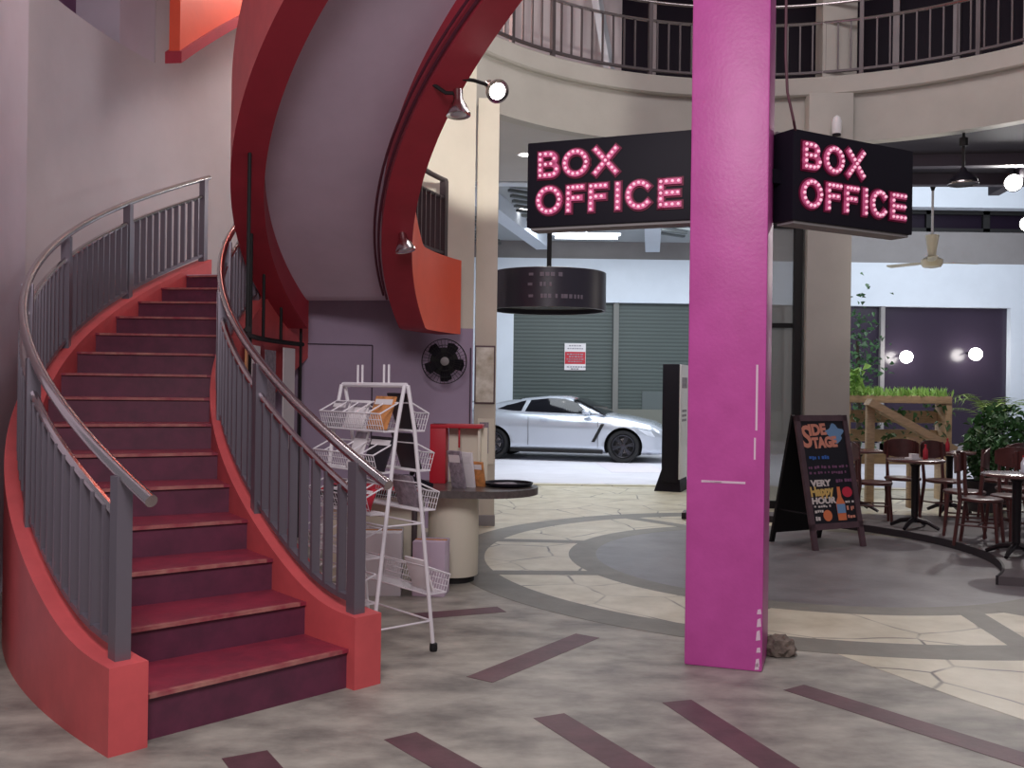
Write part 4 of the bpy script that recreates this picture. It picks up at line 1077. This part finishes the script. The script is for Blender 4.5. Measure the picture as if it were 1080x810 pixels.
for i in range(520):
    x = rnd.uniform(-.72, .72); y = rnd.uniform(-.22, .2); h_ = rnd.uniform(.05, .15); l_ = Vector((rnd.gauss(0, .04), rnd.gauss(0, .04), h_)); s_ = Vector((rnd.uniform(-1, 1), rnd.uniform(-1, 1), 0)).normalized() * .012
    b_ = Vector((x, y, 1.4)); mb.add([b_ - s_, b_ + s_, b_ + l_ * .6 + s_ * 1.2, b_ + l_, b_ + l_ * .6 - s_ * 1.2], [(0, 1, 2, 3, 4)])
leaves(mb, [(rnd.uniform(-.8, -.45), rnd.uniform(-.22, .1), rnd.uniform(1.35, 1.75)) for i in range(120)], .12, .5, seed=8)
mb.build('foliage', M['leaf_bright'], pt, smooth=0)
mb = MB(); leaves(mb, [(rnd.uniform(-.7, .7), -.2 + rnd.uniform(-.05, .05), rnd.uniform(.7, 1.3)) for i in range(130)], .09, -.2, seed=9); mb.build('trailing_leaves', M['leaf'], pt, smooth=0)
bmn = thing('timber_plank', 'pale timber plank slanting down in front of the planter', 'beam', (0, 0, 0))
MB().bar((4.56, 12.6, 1.40), (5.66, 12.6, .80), .09, .20, (0, 1, 0)).build('plank', M['wood'], bmn, smooth=0)
MB().bbox((5.15, 12.6, .5), (.14, .1, .9), .006).build('post', M['wood'], bmn)
MB().bbox((4.62, 12.68, .7), (.1, .08, 1.3), .006).build('post', M['wood'], bmn)
def bush(label, x, y, r_, h_, m_, n_, size, kind='potted_bush', seed=1):
    o = thing(kind, label, 'plant', (x, y, ZP)); rn = random.Random(seed)
    MB().lathe([(.16, 0), (.2, .02), (.24, .36), (.25, .38), (.22, .38), (.2, .33), (.01, .32)], 24).build('pot', M['pot'], o)
    st_ = MB()
    for i in range(7):
        a = rn.uniform(0, 2 * PI); st_.tube([(0, 0, .3), (.3 * r_ * math.cos(a), .3 * r_ * math.sin(a), .3 + h_ * .4), (.7 * r_ * math.cos(a), .7 * r_ * math.sin(a), .3 + h_ * .75)], [.014, .01, .005], 6)
    st_.build('stem', M['soil'], o)
    mb = MB(); pts = []
    while len(pts) < n_:
        p = Vector((rn.uniform(-1, 1), rn.uniform(-1, 1), rn.uniform(-1, 1)))
        if .35 < p.length < 1: pts.append((p.x * r_, p.y * r_, .35 + h_ * .5 + p.z * h_ * .5))
    leaves(mb, pts, size, .2, .3, seed); mb.build('foliage', m_, o, smooth=0)
    return o
bush('dark leafy bush right of the timber planter', 6.3, 12.7, .42, .95, M['leaf'], 900, .12, seed=3)
bush('low dark bush at the frame edge behind the cafe chairs', 7.1, 12.65, .45, .85, M['leaf'], 900, .12, seed=5)
bush('small dark bush between the planter and the leafy bush', 5.85, 12.15, .26, .62, M['leaf'], 420, .1, seed=6)
pm = thing('palm', 'palm with thin yellow green fronds above the dark bushes', 'plant', (6.72, 13.75, ZP))
MB().lathe([(.16, 0), (.2, .02), (.25, .4), (.22, .4), (.2, .34), (.01, .33)], 24).build('pot', M['pot'], pm)
MB().tube([(0, 0, .3), (.02, 0, .7), (0, .01, 1.05)], [.05, .04, .035], 10).build('trunk', M['wood'], pm)
rn = random.Random(12)
for i in range(15):
    a = 2 * PI * i / 15 + rn.uniform(-.2, .2); rise = rn.uniform(.35, .75); reach = rn.uniform(.35, .7); mb = MB(); pts = []
    for k_ in range(9):
        t = k_ / 8; pts.append(Vector((reach * t * math.cos(a), reach * t * math.sin(a), 1.03 + rise * (t * 1.5 - t * t * 1.0))))
    mb.tube(pts, [.006 - .0005 * q for q in range(9)], 5)
    for k_ in range(2, 9):
        d = (pts[k_] - pts[k_ - 1]).normalized(); s_ = d.cross(Vector((0, 0, 1))).normalized()
        for sg_ in (-1, 1):
            tip = pts[k_] + (d * .6 + s_ * sg_).normalized() * .2 - Vector((0, 0, .05)); w_ = d * .012
            mb.add([pts[k_] - w_, pts[k_] + w_, tip], [(0, 1, 2)])
    mb.build('frond', M['leaf_palm'], pm, smooth=0)
tr = thing('street_tree', 'small tree with sparse green leaves beyond the broad beige column', 'tree', (7.2, 20.5, -.03))
MB().tube([(0, 0, 0), (.05, 0, 1.2), (.0, .05, 2.6)], [.07, .05, .03], 10).build('trunk', M['soil'], tr)
mb = MB(); rn = random.Random(21)
leaves(mb, [(rn.gauss(.0, .24), rn.gauss(0, .3), rn.gauss(1.9, .7)) for i in range(520)], .12, .2, seed=22); mb.build('crown', M['leaf'], tr, smooth=0)

# ------------------------------------------------------------------ camera
cam = bpy.data.cameras.new('camera'); cam.sensor_width = 36; cam.lens = 1037.6 / 1080 * 36; cam.clip_end = 200
co = bpy.data.objects.new('camera', cam); COL.objects.link(co)
pit, roll = -.0012, .0136
fw = Vector((0, math.cos(pit), -math.sin(pit))); up0 = Vector((0, math.sin(pit), math.cos(pit))); rt0 = Vector((1, 0, 0))
rt = rt0 * math.cos(roll) + up0 * math.sin(roll); up = up0 * math.cos(roll) - rt0 * math.sin(roll)
Mx = Matrix((rt, up, -fw)).transposed().to_4x4(); Mx.translation = (0, 0, 1.55); co.matrix_world = Mx
SC.camera = co

# ------------------------------------------------------------------ lights
def light(kind, loc, energy, color=(1, 1, 1), aim=None, size=1., size_y=None, spot=None, blend=.4, radius=None):
    l = bpy.data.lights.new('light', kind); l.energy = energy; l.color = color
    if kind == 'AREA':
        l.size = size
        if size_y: l.shape = 'RECTANGLE'; l.size_y = size_y
    if kind == 'SPOT': l.spot_size = RAD(spot or 60); l.spot_blend = blend
    if radius is not None and kind in ('POINT', 'SPOT'): l.shadow_soft_size = radius
    o = bpy.data.objects.new('light', l); COL.objects.link(o); o.location = loc
    if aim is not None: o.rotation_euler = (Vector(aim) - Vector(loc)).to_track_quat('-Z', 'Y').to_euler()
    return o
w = bpy.data.worlds.new('world'); SC.world = w; w.use_nodes = True
w.node_tree.nodes['Background'].inputs['Color'].default_value = (.80, .74, .84, 1); w.node_tree.nodes['Background'].inputs['Strength'].default_value = .24
warm = (1, .93, .88); pinkish = (1, .92, .95); cool = (.86, .93, 1)
light('AREA', (2.8, 8.6, 8.2), 150, pinkish, (2.8, 8.6, 0), 3.2)                 # unseen area fill added high above the ring
light('AREA', (-.3, .6, 4.4), 200, pinkish, (-.6, 4.5, .6), 1.6)                 # unseen fill added above the camera for the stair front
light('AREA', (-3.0, 6.6, 8.6), 60, pinkish, (-3.6, 10.5, 3.0), 1.2)
light('POINT', (-2.2, 11.2, 6.6), 150, (1, .86, .8), radius=.3)
light('SPOT', (-.15, 7.2, 3.72), 420, (1, .96, .9), (-.28, 10.9, 4.6), spot=40, radius=.06)
light('AREA', (2.2, 19.0, 4.5), 420, cool, (2.2, 20, 0), 5.0)                    # driveway tubes
light('AREA', (9.5, 18.5, 6.2), 330, cool, (9.5, 24, 3.6), 4.0)
light('AREA', (.6, 14.0, 4.6), 70, (1, .97, .92), (.6, 14, 0), .8)
light('SPOT', (7.0, 13.8, 4.5), 260, (1, .97, .95), (4.0, 7.5, .2), spot=120, radius=.12)
light('POINT', (5.4, 12.2, 3.0), 32, (1, .9, .8), radius=.2)

# ------------------------------------------------------------------ colour management
vs = SC.view_settings; SC.display_settings.display_device = 'sRGB'
vs.view_transform = 'Standard'; vs.look = 'None'; vs.gamma = 1; vs.exposure = 0; vs.use_curve_mapping = False
